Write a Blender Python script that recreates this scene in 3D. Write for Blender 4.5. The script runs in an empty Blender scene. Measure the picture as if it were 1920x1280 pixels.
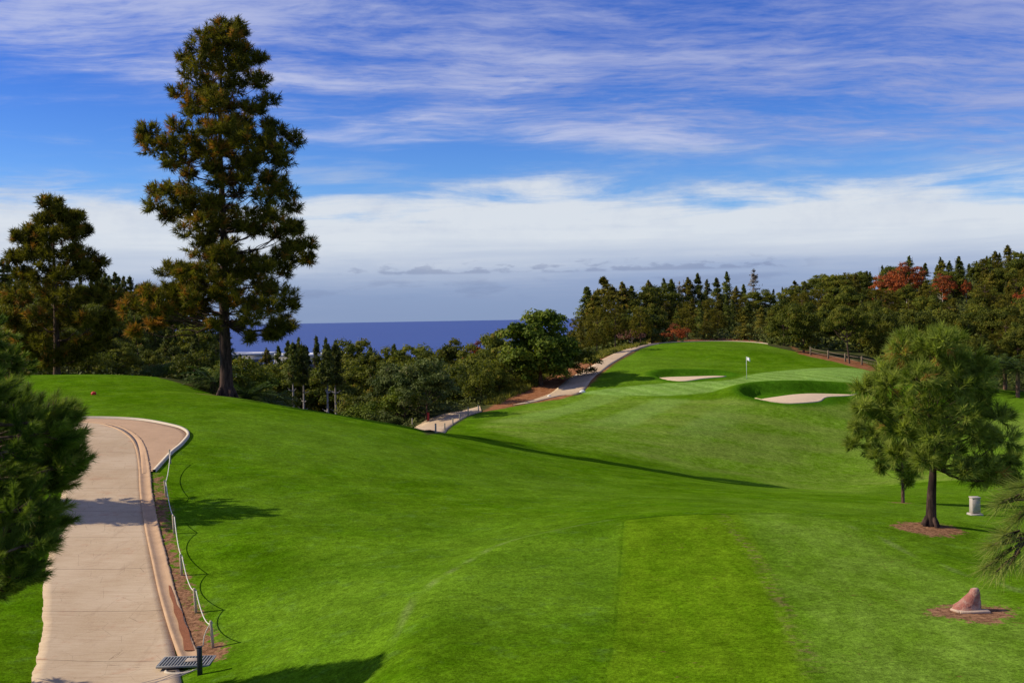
import bpy, math, random
import numpy as np
from mathutils import Vector, Matrix
R = math.radians
scene = bpy.context.scene
C = scene.collection
# ------------------------------------------------------------------ camera
FOC = 2060.0                       # focal length in pixels of a 1920 px wide picture
PITCH, ROLL = R(1.20), R(1.0)
cp, sp = math.cos(PITCH), math.sin(PITCH)
FW = np.array([0.0, cp, -sp]); UP0 = np.array([0.0, sp, cp]); RT0 = np.array([1.0, 0.0, 0.0])
RT = RT0 * math.cos(ROLL) - UP0 * math.sin(ROLL)
UP = RT0 * math.sin(ROLL) + UP0 * math.cos(ROLL)
cam_d = bpy.data.cameras.new("camera"); cam = bpy.data.objects.new("camera", cam_d); C.objects.link(cam)
cam_d.sensor_width = 36.0; cam_d.lens = FOC / 1920 * 36.0
cam_d.clip_start = 0.1; cam_d.clip_end = 300000
cam.matrix_world = Matrix(((RT[0], UP[0], -FW[0], 0), (RT[1], UP[1], -FW[1], 0), (RT[2], UP[2], -FW[2], 0), (0, 0, 0, 1)))
scene.camera = cam
# ------------------------------------------------------------------ sun
SUN_EL = R(35.5)
LD = Vector((math.cos(SUN_EL), -0.05, -math.sin(SUN_EL))).normalized()     # direction the light travels
sun_d = bpy.data.lights.new("sun", 'SUN'); sun = bpy.data.objects.new("sun", sun_d); C.objects.link(sun)
sun_d.energy = 5.0; sun_d.angle = R(0.5); sun_d.color = (1.0, 0.90, 0.72)
sun.rotation_euler = LD.to_track_quat('-Z', 'Y').to_euler()
sun.location = (-60, 0, 60)
# ------------------------------------------------------------------ view
scene.view_settings.view_transform = 'Standard'
scene.view_settings.look = 'None'
scene.view_settings.exposure = 0.0
scene.view_settings.gamma = 1.0
try: scene.view_settings.use_curve_mapping = False
except Exception: pass
scene.render.engine = 'CYCLES'
scene.cycles.max_bounces = 6
scene.cycles.diffuse_bounces = 3
scene.cycles.transparent_max_bounces = 8
scene.cycles.use_denoising = True

# ------------------------------------------------------------------ node helper
class NT:
    def __init__(s, tree):
        s.t = tree; s.n = tree.nodes; s.l = tree.links
    def node(s, typ, **kw):
        n = s.n.new(typ)
        for k, v in kw.items(): setattr(n, k, v)
        return n
    def put(s, sock, v):
        if isinstance(v, bpy.types.NodeSocket): s.l.new(v, sock)
        elif v is not None:
            if isinstance(v, (tuple, list)) and len(v) == 3 and sock.type == 'RGBA': v = (*v, 1)
            sock.default_value = v
    def math(s, op, a, b=None, c=None, clamp=False):
        n = s.node('ShaderNodeMath', operation=op, use_clamp=clamp)
        s.put(n.inputs[0], a)
        if b is not None: s.put(n.inputs[1], b)
        if c is not None: s.put(n.inputs[2], c)
        return n.outputs[0]
    def mix(s, f, a, b, blend='MIX'):
        n = s.node('ShaderNodeMix', data_type='RGBA', blend_type=blend)
        s.put(n.inputs[0], f); s.put(n.inputs[6], a); s.put(n.inputs[7], b)
        return n.outputs[2]
    def step(s, v, a, b, lo=0.0, hi=1.0):
        n = s.node('ShaderNodeMapRange', interpolation_type='SMOOTHSTEP')
        s.put(n.inputs[0], v); s.put(n.inputs[1], a); s.put(n.inputs[2], b); s.put(n.inputs[3], lo); s.put(n.inputs[4], hi)
        return n.outputs[0]
    def noise(s, vec, scale, detail=4, rough=0.55, dist=0.0, color=False):
        n = s.node('ShaderNodeTexNoise'); s.put(n.inputs['Vector'], vec)
        n.inputs['Scale'].default_value = scale; n.inputs['Detail'].default_value = detail
        n.inputs['Roughness'].default_value = rough; n.inputs['Distortion'].default_value = dist
        return n.outputs[1 if color else 0]
    def mapping(s, vec, scale=(1, 1, 1), rot=(0, 0, 0), loc=(0, 0, 0)):
        n = s.node('ShaderNodeMapping'); s.put(n.inputs[0], vec)
        n.inputs['Scale'].default_value = scale; n.inputs['Rotation'].default_value = rot; n.inputs['Location'].default_value = loc
        return n.outputs[0]
    def comb(s, x, y, z=0.0):
        n = s.node('ShaderNodeCombineXYZ'); s.put(n.inputs[0], x); s.put(n.inputs[1], y); s.put(n.inputs[2], z)
        return n.outputs[0]
    def attr(s, name):
        return s.node('ShaderNodeAttribute', attribute_name=name).outputs['Fac']

# ------------------------------------------------------------------ sky
world = bpy.data.worlds.new("World"); scene.world = world; world.use_nodes = True
w = NT(world.node_tree); w.n.clear()
tc = w.node('ShaderNodeTexCoord').outputs['Generated']
sep = w.node('ShaderNodeSeparateXYZ'); w.put(sep.inputs[0], tc)
X, Y, Z = sep.outputs
sky = w.node('ShaderNodeTexSky', sky_type='NISHITA')
sky.sun_disc = False; sky.sun_elevation = SUN_EL; sky.sun_rotation = R(-90)
sky.altitude = 150; sky.air_density = 1.0; sky.dust_density = 0.3; sky.ozone_density = 3.0
e = Z
hd = w.math('SQRT', w.math('ADD', w.math('MULTIPLY', X, X), w.math('MULTIPLY', Y, Y)))
a = w.math('ARCTAN2', X, Y)
blue = w.mix(w.step(e, 0.04, 0.26), (0.80, 1.25, 1.85), (0.34, 0.70, 1.68))
base = w.mix(1.0, sky.outputs[0], blue, 'MULTIPLY')
# high cirrus on a flat layer overhead
ez = w.math('ADD', w.math('MAXIMUM', e, 0.0), 0.10)
cx = w.math('DIVIDE', X, ez); cy = w.math('DIVIDE', Y, ez)
cv = w.comb(cx, cy, 0.0)
warp = w.noise(cv, 1.3, 3, 0.5, color=True)
cvw = w.node('ShaderNodeVectorMath', operation='MULTIPLY_ADD')
w.put(cvw.inputs[0], warp); cvw.inputs[1].default_value = (0.35, 0.35, 0); w.put(cvw.inputs[2], cv)
cvw = cvw.outputs[0]
n1 = w.noise(w.mapping(cvw, (0.55, 1.5, 1), (0, 0, R(-14)), (3.1, 0.7, 0)), 1.5, 8, 0.62)
n2 = w.noise(w.mapping(cvw, (1.3, 3.2, 1), (0, 0, R(-12)), (1.0, 5.0, 0)), 4.5, 8, 0.68)
n3 = w.noise(w.mapping(cvw, (2.2, 5.5, 1), (0, 0, R(-20)), (2, 2, 0)), 7.0, 6, 0.6)
cn = w.math('ADD', w.math('ADD', w.math('MULTIPLY', n1, 0.58), w.math('MULTIPLY', n2, 0.28)), w.math('MULTIPLY', n3, 0.14))
edge = w.math('ADD', w.math('SUBTRACT', e, w.math('SUBTRACT', 0.166, w.math('MULTIPLY', a, 0.085))), w.math('MULTIPLY', w.math('SUBTRACT', n1, 0.5), 0.16))
zone = w.step(edge, -0.018, 0.035)
cirrus = w.math('MULTIPLY', w.step(cn, 0.37, 0.61), zone)
cirrus = w.math('MULTIPLY', cirrus, w.step(e, 0.16, 0.30, 0.78, 0.66))
out = w.mix(cirrus, base, w.mix(w.step(w.math('ADD', n1, w.math('MULTIPLY', a, -0.25)), 0.40, 0.72), (4.4, 5.0, 8.5), (7.6, 8.0, 10.4)))
# cloud bank low over the sea
av = w.comb(a, w.math('MULTIPLY', e, 3.2), 0.0)
b1 = w.noise(w.mapping(av, (2.2, 5.5, 1)), 2.2, 9, 0.62, 0.4)
b2 = w.noise(w.mapping(av, (1.2, 9, 1), loc=(4, 2, 0)), 2.0, 6, 0.55)
bump = w.math('MULTIPLY', w.step(w.math('ABSOLUTE', w.math('SUBTRACT', a, 0.03)), 0.02, 0.16, 1, 0), 0.010)
cau0 = w.noise(w.comb(a, w.math('MULTIPLY', e, 1.7), 2.0), 16.0, 7, 0.6)
top = w.math('ADD', w.math('ADD', w.math('ADD', 0.112, bump), w.math('MULTIPLY', w.math('SUBTRACT', b1, 0.5), 0.10)), w.math('MULTIPLY', w.math('SUBTRACT', cau0, 0.5), 0.030))
bank = w.step(w.math('SUBTRACT', top, e), -0.008, 0.022)
shade = w.math('ADD', w.step(e, 0.015, 0.085), w.math('ADD', w.math('MULTIPLY', w.math('SUBTRACT', b2, 0.5), 0.9), w.math('MULTIPLY', w.math('SUBTRACT', b1, 0.5), 0.7)), clamp=True)
cau = w.noise(w.comb(a, w.math('MULTIPLY', e, 1.7), 2.0), 11.0, 9, 0.62)
shade = w.math('ADD', shade, w.math('MULTIPLY', w.math('MULTIPLY', w.math('SUBTRACT', cau, 0.5), 1.5), w.step(e, 0.05, 0.10)), clamp=True)
bankcol = w.mix(shade, (4.0, 5.1, 7.8), (9.1, 9.7, 10.5))
bankcol = w.mix(w.step(e, 0.0, 0.055, 0.8, 0.0), bankcol, (2.9, 3.9, 6.4))
veil = w.math('MULTIPLY', w.step(w.math('SUBTRACT', w.math('ADD', top, 0.022), e), -0.02, 0.02), w.step(b1, 0.35, 0.7, 0.0, 0.55))
out = w.mix(veil, out, (6.6, 7.4, 9.0))
out = w.mix(w.math('MULTIPLY', bank, 0.95), out, bankcol)
# small dark puffs with level bases
pn = w.noise(w.mapping(av, (8.0, 8.0, 1), loc=(0.3, 1.0, 0)), 4.6, 5, 0.55)
band = w.math('MULTIPLY', w.step(e, 0.0400, 0.0425), w.step(e, 0.044, 0.058, 1, 0))
puff = w.math('MULTIPLY', w.step(w.math('SUBTRACT', pn, w.math('MULTIPLY', w.math('SUBTRACT', e, 0.042), 11.0)), 0.43, 0.54), w.math('MULTIPLY', band, w.step(w.math('ABSOLUTE', w.math('SUBTRACT', a, 0.05)), 0.17, 0.24, 1, 0)))
pn2 = w.noise(w.mapping(av, (4.5, 7.0, 1), loc=(7.3, 3.0, 0)), 2.6, 6, 0.6)
band2 = w.math('MULTIPLY', w.step(e, 0.016, 0.024), w.step(e, 0.034, 0.040, 1, 0))
puff2 = w.math('MULTIPLY', w.math('MULTIPLY', w.step(pn2, 0.50, 0.60), band2), 0.55)
out = w.mix(w.math('MULTIPLY', w.math('MAXIMUM', puff, puff2), 0.42), out, (2.2, 2.75, 4.7))
bg = w.node('ShaderNodeBackground'); w.put(bg.inputs[0], out); bg.inputs[1].default_value = 0.078
wo = w.node('ShaderNodeOutputWorld'); w.l.new(bg.outputs[0], wo.inputs[0])

# ------------------------------------------------------------------ pixel -> ray -> place on the ground
def ray(px, py):
    d = FW + RT * ((px - 960) / FOC) + UP * ((640 - py) / FOC)
    return d / d[1]
def at(px, py, Yd):
    return ray(px, py) * Yd
# ------------------------------------------------------------------ terrain control points
P = [  # (px, py, distance)
 (62,1280,23.2),(335,1280,23.2),(-300,1280,23),(80,1200,26),(322,1200,26),(80,1100,29.5),(300,1100,29.5),(-250,1100,29.5),
 (283,1000,34.5),(60,1000,34.5),(272,925,39.5),(50,925,39.5),(-150,925,39.5),(268,850,46.5),(240,800,52.5),(100,800,52.5),(-100,800,52),
 (420,1220,25.2),(600,1280,21.2),(700,1280,20.1),(960,1280,19.9),(500,1100,28.5),(500,1000,33.5),(500,900,42),(500,800,57),
 (350,950,38),(370,880,43.8),(350,820,50),(430,742,74),(300,735,73),(150,732,73),(0,740,72),(200,762,62),(50,782,57),(-200,750,70),
 (600,776,75),(700,790,75),(800,806,75),(900,824,74.5),(1000,845,74.5),(1150,868,74),(1300,893,74),(1420,908,74),(1540,925,74),
 (700,900,45),(700,1000,34.5),(700,1120,25.2),(900,900,49),(900,1000,34.4),(1100,915,51),(1100,945,42),(960,1100,26.4),
 (950,1020,31.8),(840,1090,26.5),(1300,940,41.5),(1300,915,55),(1180,930,45),(1500,945,46),
 (1747,985,38.5),(1827,965,44),(1693,942,49),(1620,975,38),(1900,1010,36),(1900,1065,28.5),
 (1900,940,53),(1900,900,66),(1900,850,84),(1900,800,98),(1900,762,112),(1750,900,68),
 (1600,900,83),(1600,850,90),(1600,800,97),(1600,760,104),
 (1300,865,83),(1300,825,88),(1300,780,95),(1300,745,104),(1150,840,82),(1150,790,92),(1150,748,104),(1000,820,82),(1000,780,93),
 (900,798,87),(860,808,85),(830,800,88),(800,803,88),(870,776,97),(920,765,101),(960,757,104),
 (1100,735,108),(1250,724,109),(1400,711,112),(1500,717,110),(1600,712,112),(1580,694,121),(1400,691,122),(1250,714,112),(1700,720,112),
 (1540,738,105),(1500,756,101),(1400,746,103),(1300,697,118),
 (1200,690,120),(1300,670,132),(1300,641,152),(1205,647,149),(1400,641,152),(1450,652,146),(1400,662,136),(1500,664,141),(1600,683,131),(1640,693,127),
 (1130,700,118),(1100,700,121),(1040,738,110),(1170,656,143),(1000,742,109),(1020,724,114),(1000,702,124),(950,716,120),(930,736,114),(960,700,128),
 (725,782,106),(760,790,98),
]
P += [(px, py + s * 4.2, 74 - .06 * ((px - 960) * .036 + 19) - s * 5.0) for px, py in ((900,824),(1000,845),(1150,868),(1300,893),(1420,908)) for s in (-1, 1)]
W = [tuple(at(*p)) for p in P]
for x in (3.0, 8.0, 13.0):
    for y in (10.0, 18.5, 25.0, 32.6):
        W.append((x, y, -6.1))
Z3 = [ # (px, distance, z)
 (1100,178,-5),(1300,172,-4.6),(1500,170,-5),(1700,160,-5.5),(1900,145,-6.5),(2200,150,-5),(2300,100,-8),(2300,60,-8),
 (1100,230,-3),(1300,230,-1.5),(1500,230,-0.5),(1700,230,2),(1900,230,5),(2200,230,9),
 (1100,290,-3),(1300,290,0.5),(1500,290,1.0),(1700,290,5),(1900,290,8),(2200,290,11),
 (1000,180,-9),(1000,250,-12),(1000,330,-20),
 (850,130,-12),(700,130,-13.5),(550,84,-8.1),(550,95,-10.6),(550,112,-13),(640,84,-8.7),(630,97,-11.0),(620,114,-13.2),(600,150,-15),(600,200,-17),(750,200,-17),(850,200,-15),(900,160,-11.5),
 (450,88,-5.6),(450,105,-8),(450,150,-12),(450,200,-14),(500,300,-26),(700,300,-30),(850,300,-28),
 (250,98,-4.8),(100,95,-4.6),(-100,95,-4),(-300,80,-3),(200,120,-5.4),(300,150,-8),(400,200,-10),(200,150,-6),(0,150,-4.5),
 (200,200,-2.5),(0,200,0),(-250,200,3),(200,250,1),(0,250,4),(350,250,-5),(-250,250,6),(-250,150,-1),
]
for px, yd, z in Z3: W.append(((px - 960) / FOC * yd, yd, z))
for x, y, z in [(-25,5,-7.6),(-10,10,-8.0),(-10,-10,-7),(0,10,-6.8),(0,-15,-6.6),(20,10,-6.2),(28,25,-6.6),(30,-15,-6.2),(-40,-20,-7),(-45,40,-5.5),(0,-80,-6.5),(120,-80,-6),(-120,-80,-6),
                (-110,60,-2),(-140,150,3),(-150,250,8),(140,60,-6),(150,150,0),(190,250,10),
                (-300,0,0),(300,0,-4),(-300,-300,-10),(300,-300,-10),(0,-300,-8),
                (-400,420,-20),(-200,420,-28),(0,420,-45),(150,420,-32),(300,420,-28),(500,420,-30),(-500,100,-10),(500,100,-10),
                (-600,700,-80),(-200,700,-95),(200,700,-95),(600,700,-80),(-700,1200,-140),(0,1200,-145),(700,1200,-140),(900,-300,-120),(-900,-300,-120),(-900,400,-125),(900,400,-125)]:
    W.append((x, y, z))
W = np.array(W, dtype=float)
S0 = 50.0
def _phi(r2): return 0.5 * r2 * np.log(r2 + 1e-9)
def tps_fit(W, lam):
    n = len(W); X = W[:, :2] / S0
    d2 = ((X[:, None] - X[None]) ** 2).sum(-1)
    K = _phi(d2) + lam * np.eye(n)
    Pm = np.c_[np.ones(n), X]
    A = np.zeros((n + 3, n + 3)); A[:n, :n] = K; A[:n, n:] = Pm; A[n:, :n] = Pm.T
    return np.linalg.solve(A, np.r_[W[:, 2], 0, 0, 0])
SOL = tps_fit(W, 2e-3)
def tps(x, y):
    x = np.atleast_1d(np.asarray(x, float)).ravel(); y = np.atleast_1d(np.asarray(y, float)).ravel()
    o = np.empty(len(x)); X = W[:, :2] / S0; n = len(W)
    for i in range(0, len(x), 20000):
        q = np.c_[x[i:i+20000], y[i:i+20000]] / S0
        d2 = ((q[:, None] - X[None]) ** 2).sum(-1)
        o[i:i+20000] = _phi(d2) @ SOL[:n] + SOL[n] + q @ SOL[n+1:]
    return o
def hit(px, py, f=None, y0=12.0, y1=400.0):
    """first place where the sight line through the pixel meets the ground"""
    f = f or tps
    r = ray(px, py); ys = np.concatenate([np.arange(y0, 60, .25), np.arange(60, 180, .5), np.arange(180, y1, 2)])
    g = f(r[0] * ys, ys); s = r[2] * ys - g
    k = np.where(s <= 0)[0]
    if len(k) == 0: k = [int(np.argmin(s))]
    k = k[0]
    if k > 0 and s[k-1] != s[k]:
        t = s[k-1] / (s[k-1] - s[k]); yy = ys[k-1] + t * (ys[k] - ys[k-1])
    else: yy = ys[k]
    return np.array([r[0] * yy, yy])
def poly(pts, f=None, y0=12.0): return np.array([hit(a, b, f, y0) for a, b in pts])
def smooth(pts, n=6, closed=False):
    """Catmull-Rom through the points"""
    p = np.asarray(pts, float); m = len(p); out = []
    rng = range(m) if closed else range(m - 1)
    for i in rng:
        if closed: a, b, c, d = p[(i-1) % m], p[i], p[(i+1) % m], p[(i+2) % m]
        else: a, b, c, d = p[max(i-1, 0)], p[i], p[i+1], p[min(i+2, m-1)]
        for k in range(n):
            t = k / n
            out.append(0.5 * ((2*b) + (c-a)*t + (2*a-5*b+4*c-d)*t*t + (3*b-a-3*c+d)*t**3))
    if not closed: out.append(p[-1])
    return np.array(out)
def sd_line(x, y, L, closed=False):
    q = np.c_[x, y]; best = np.full(len(q), 1e9)
    m = len(L)
    for i in range(m if closed else m - 1):
        a = L[i][:2]; b = L[(i+1) % m][:2]; ab = b - a; den = ab @ ab + 1e-12
        t = np.clip(((q - a) @ ab) / den, 0, 1)
        best = np.minimum(best, np.hypot(*(q - a - t[:, None] * ab).T))
    return best
def sd_poly(x, y, L):
    """signed distance, negative inside"""
    d = sd_line(x, y, L, True); ins = np.zeros(len(x), bool); m = len(L)
    for i in range(m):
        x1, y1 = L[i][:2]; x2, y2 = L[(i+1) % m][:2]
        c = (y1 > y) != (y2 > y)
        xi = (x2 - x1) * (y - y1) / (y2 - y1 + 1e-12) + x1
        ins ^= c & (x < xi)
    return np.where(ins, -d, d)
def sstep(a, b, v):
    t = np.clip((v - a) / (b - a), 0, 1); return t * t * (3 - 2 * t)

# feature outlines, found on the ground
# tee: world rectangle with a step down all round, matches the level platform
def plane(px, py, z=-6.16):
    r = ray(px, py); return r[:2] * (z / r[2])
def ppoly(pts): return np.array([plane(*q) for q in pts])
TEE = ppoly([(1168,975),(1280,966),(1386,963),(1430,1040),(1470,1130),(1520,1280)]); 
TEE = np.vstack([TEE, [TEE[-1][0] + .2, 14], [plane(1130,1280)[0] - .2, 14], plane(1132,1280), plane(1152,1180), plane(1160,1090)])
TEEB = ppoly([(1392,962),(1480,962),(1570,982),(1680,1035),(1790,1090),(1920,1165),(2100,1280)])
TEEB = np.vstack([TEEB, [TEEB[-1][0], 12], [plane(1540,1280)[0], 12], plane(1535,1280), plane(1482,1130), plane(1440,1040)])
PLAT = smooth(np.vstack([ppoly([(748,1250),(770,1180),(822,1100),(890,1045),(960,1008),(1080,985),(1190,966),(1300,959),(1480,957),(1600,978),(1760,1035),(1920,1095),(2150,1230)]), [[16, 10], [16, 2], [-3.0, 2.0], [-3.2, 14]]]), 4, True)
GREEN = smooth(poly([(1085,738),(1180,724),(1290,716),(1370,712),(1420,700),(1500,692),(1600,690),(1640,700),(1635,716),(1560,722),(1440,722),(1340,734),(1220,742)]), 4, True)
SAND = [smooth(poly([(1418,749),(1480,756),(1535,752),(1552,742),(1600,741),(1602,735),(1560,732),(1500,732),(1460,737),(1428,742)]), 4, True),
        smooth(poly([(1236,706),(1262,711),(1290,712),(1320,707),(1362,703),(1340,701),(1290,702),(1250,703)]), 4, True)]
DISH = [smooth(poly([(1385,738),(1405,748),(1480,758),(1545,755),(1565,746),(1612,742),(1612,731),(1560,726),(1480,724),(1410,728)]), 4, True),
        smooth(poly([(1222,704),(1255,714),(1300,714),(1375,704),(1345,698),(1290,697),(1245,698)]), 4, True)]
FAIR = smooth(poly([(900,800),(960,775),(1040,748),(1140,735),(1260,748),(1380,750),(1480,762),(1620,760),(1760,770),(1920,775),(2100,800),(2100,930),(1920,905),(1700,905),(1600,925),(1440,905),(1300,880),(1150,852),(1010,830)]), 4, True)
DISHD = [(1.0, (-0.42, 0.9)), (0.5, (-0.3, 0.95))]
def height(x, y):
    x = np.atleast_1d(np.asarray(x, float)).ravel(); y = np.atleast_1d(np.asarray(y, float)).ravel()
    z = tps(x, y)
    # raised tee platform: level top, soft shoulder
    near = (np.abs(x) < 45) & (y < 48) & (y > -6)
    if near.any():
        d = sd_poly(x[near], y[near], PLAT)
        k = sstep(1.3, -0.5, d)
        z[near] = z[near] * (1 - k) + np.maximum(-6.16, z[near] + 0.02) * k
    for D, (dep, dr) in zip(DISH, DISHD):
        c = D.mean(0); m = (np.abs(x - c[0]) < 16) & (np.abs(y - c[1]) < 16)
        if m.any():
            d = sd_poly(x[m], y[m], D)
            u = (x[m] - c[0]) * dr[0] + (y[m] - c[1]) * dr[1]
            lip = sstep(-3.0, 3.5, u)
            z[m] += sstep(3.0, 0.0, d) * (d > 0) * lip * dep * 0.55 + (d <= 0) * lip * dep * 0.55
            z[m] -= sstep(0.0, -0.9, d) * (0.12 + lip * dep)
    return z
def hz(x, y): return float(height([x], [y])[0])

# path / kerb outlines
PATH_R = smooth(poly([(120,791),(180,793),(225,803),(252,822),(262,850),(266,900),(270,950),(279,1000),(290,1060),(300,1110),(318,1180),(334,1250),(342,1290)]), 5)
PATH_W = 3.15
def offset(L, d):
    L = np.asarray(L); t = np.gradient(L, axis=0); t /= np.linalg.norm(t, axis=1)[:, None] + 1e-9
    n = np.c_[-t[:, 1], t[:, 0]]
    return L + n * d
PATH_R = np.vstack([hit(60,792)[None], PATH_R, [[PATH_R[-1][0] + 0.35, 19.0]], [[PATH_R[-1][0] + 0.4, 12.0]]])
# direction runs towards the camera, so the left-hand side in the picture is at negative offset
PATH_L = poly([(62,812),(100,815),(135,835),(128,860),(120,900),(112,950),(100,1000),(88,1060),(80,1110),(79,1180),(66,1250),(60,1290)])
PATH_L = np.vstack([PATH_L, [[PATH_L[-1][0] + 0.3, 19.0]], [[PATH_L[-1][0] + 0.4, 12.0]]])
PATH_POLY = np.vstack([PATH_R, PATH_L[::-1]])
APRON = smooth(poly([(150,784),(200,785),(262,789),(310,797),(343,806),(353,818),(340,833),(318,852),(288,882),(270,890),(262,850),(250,820),(222,800),(170,791)]), 3, True)
LOWPATH = smooth(poly([(776,802),(800,787),(830,777),(862,772),(905,762),(935,762),(905,772),(880,778),(862,787),(830,810),(812,812)]), 2, True)
UPL = smooth(poly([(960,760),(1020,743),(1052,722),(1085,700),(1120,680),(1150,664),(1172,655),(1200,647),(1230,642)]), 4)
UPR = smooth(poly([(985,757),(1050,742),(1088,737),(1108,713),(1130,695),(1157,676),(1185,660),(1210,650),(1236,645)]), 4)
RED = smooth(poly([(905,770),(950,745),(1000,722),(1040,700),(1075,685),(1120,672),(1175,655),(1200,648),(1190,658),(1140,690),(1095,730),(1050,748),(985,757),(930,768)]), 3, True)
YEL = [smooth(poly([(925,725),(950,705),(1000,700),(1030,690),(1000,722),(950,745),(915,760)]), 3, True), smooth(poly([(1100,670),(1130,655),(1180,648),(1230,640),(1200,648),(1140,664),(1100,682)]), 3, True)]
COURSE = np.vstack([poly([(-400,1280),(-400,1100),(-400,950),(-300,800),(-200,750),(-100,742)]), [at(-150,735,93)[:2], at(60,726,93)[:2], at(222,724,95)[:2]],
                    [at(236,722,99)[:2], at(250,712,104)[:2], at(262,714,100)[:2]],
                    [at(300,729,84)[:2], at(360,734,82)[:2], at(430,741,80)[:2], at(500,750,79)[:2], at(560,765,79)[:2], at(640,780,79)[:2], at(700,792,79)[:2], at(770,803,80)[:2]],
                                        poly([(800,818),(822,812),(836,809),(860,793),(880,781),(905,773),(930,768),(960,762),(1040,746),(1090,740),(1110,714),(1134,696),(1160,678),(1200,656),(1240,644),(1300,640),(1400,641),(1440,648),(1500,661),(1560,674),(1640,694)], y0=77),
                    [[42, 128], [52, 122], [60, 118], [75, 112], [95, 100], [110, 60], [100, 0], [60, -60], [-60, -60]]])
# near dirt strip between the gutter and the lawn
DIRT = smooth(poly([(288,893),(300,892),(312,930),(318,980),(330,1040),(346,1080),(362,1110),(380,1160),(402,1200),(425,1215),(402,1240),(345,1235),(330,1190),(312,1120),(298,1040),(290,960)]), 3, True)
ROCKD = np.array([hit(1820,1150) + np.array([math.cos(t) * .86, math.sin(t) * .60]) * (1 + .12 * math.sin(3*t)) for t in np.linspace(0, 6.283, 24, endpoint=False)])
TREED = np.array([hit(1738,990) + np.array([math.cos(t) * .95, math.sin(t) * .75]) for t in np.linspace(0, 6.283, 20, endpoint=False)])
TREED2 = np.array([hit(1690,942) + np.array([math.cos(t) * .5, math.sin(t) * .35]) for t in np.linspace(0, 6.283, 20, endpoint=False)])
PB = at(425, 741, 74)[:2]; PINED = np.array([PB + np.array([math.cos(q) * (1.7 + .5 * math.sin(2*q)), math.sin(q) * 1.3]) for q in np.linspace(0, 6.283, 20, endpoint=False)])
BANKD = smooth(poly([(1498,663),(1560,677),(1640,697),(1652,690),(1560,666),(1500,657)]), 2, True)
HILLD = smooth(poly([(1150,660),(1210,646),(1300,640),(1430,642),(1500,660),(1490,655),(1430,637),(1300,636),(1200,642),(1160,650)], y0=130), 2, True)

# ------------------------------------------------------------------ mesh helpers
class MB:
    """collects vertices and faces of any width, builds ONE mesh"""
    def __init__(s): s.V = []; s.F = []; s.T = []; s.n = 0
    def add(s, V, F, tint=0.5):
        V = np.asarray(V, float).reshape(-1, 3); F = np.asarray(F, int)
        s.V.append(V); s.F.append(F + s.n)
        t = np.full(len(V), tint, float) if np.isscalar(tint) else np.asarray(tint, float)
        s.T.append(t); s.n += len(V); return s
    def mesh(s, name, mat=None, shade=False):
        V = np.vstack(s.V); me = bpy.data.meshes.new(name)
        tot = np.concatenate([np.full(len(F), F.shape[1]) for F in s.F]); idx = np.concatenate([F.ravel() for F in s.F])
        me.vertices.add(len(V)); me.vertices.foreach_set('co', V.ravel().astype('f'))
        me.loops.add(len(idx)); me.loops.foreach_set('vertex_index', idx.astype('i'))
        me.polygons.add(len(tot)); st = np.concatenate([[0], np.cumsum(tot)[:-1]])
        me.polygons.foreach_set('loop_start', st.astype('i'))
        try: me.polygons.foreach_set('loop_total', tot.astype('i'))
        except Exception: pass
        at_ = me.attributes.new('tint', 'FLOAT', 'POINT'); at_.data.foreach_set('value', np.concatenate(s.T).astype('f'))
        me.update(calc_edges=True)
        if shade: me.shade_smooth()
        if mat: me.materials.append(mat)
        return me
def link(name, me, parent=None, loc=None):
    o = bpy.data.objects.new(name, me); C.objects.link(o)
    if loc is not None: o.location = loc
    if parent is not None: o.parent = parent
    return o
def tag(o, label=None, cat=None, group=None, kind=None):
    if label: o['label'] = label
    if cat: o['category'] = cat
    if group: o['group'] = group
    if kind: o['kind'] = kind
    return o
def thing(name, loc, label, cat, group=None, rz=0.0, sc=1.0):
    o = link(name, None, None, loc); o.rotation_euler = (0, 0, rz); o.scale = (sc, sc, sc) if np.isscalar(sc) else sc
    o.empty_display_size = 0.2
    return tag(o, label, cat, group)
def unit(v): v = np.asarray(v, float); return v / (np.linalg.norm(v, axis=-1, keepdims=True) + 1e-12)
def tube(path, rad, sides=8, cap=True):
    path = np.asarray(path, float); n = len(path); rad = np.full(n, rad) if np.isscalar(rad) else np.asarray(rad, float)
    t = unit(np.gradient(path, axis=0)); ref = np.array([0.13, 0.21, 0.97]) if abs(t[0][2]) < .9 else np.array([0.98, .17, 0.05])
    u = unit(np.cross(t, ref)); v = np.cross(t, u)
    an = np.arange(sides) / sides * 2 * math.pi
    V = path[:, None] + (u[:, None] * np.cos(an)[None, :, None] + v[:, None] * np.sin(an)[None, :, None]) * rad[:, None, None]
    V = V.reshape(-1, 3); i = np.arange(n - 1)[:, None] * sides; j = np.arange(sides)[None]; k = (j + 1) % sides
    F = np.stack([i + j, i + k, i + sides + k, i + sides + j], -1).reshape(-1, 4)
    return V, F
def add_tube(mb, path, rad, sides=8, tint=0.5):
    V, F = tube(path, rad, sides); b = mb.n; mb.add(V, F, tint)
    c = np.array([[*range(sides)][::-1]]); mb.F.append(c + b); mb.F.append(np.array([[*range(sides)]]) + b + len(V) - sides)
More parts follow.
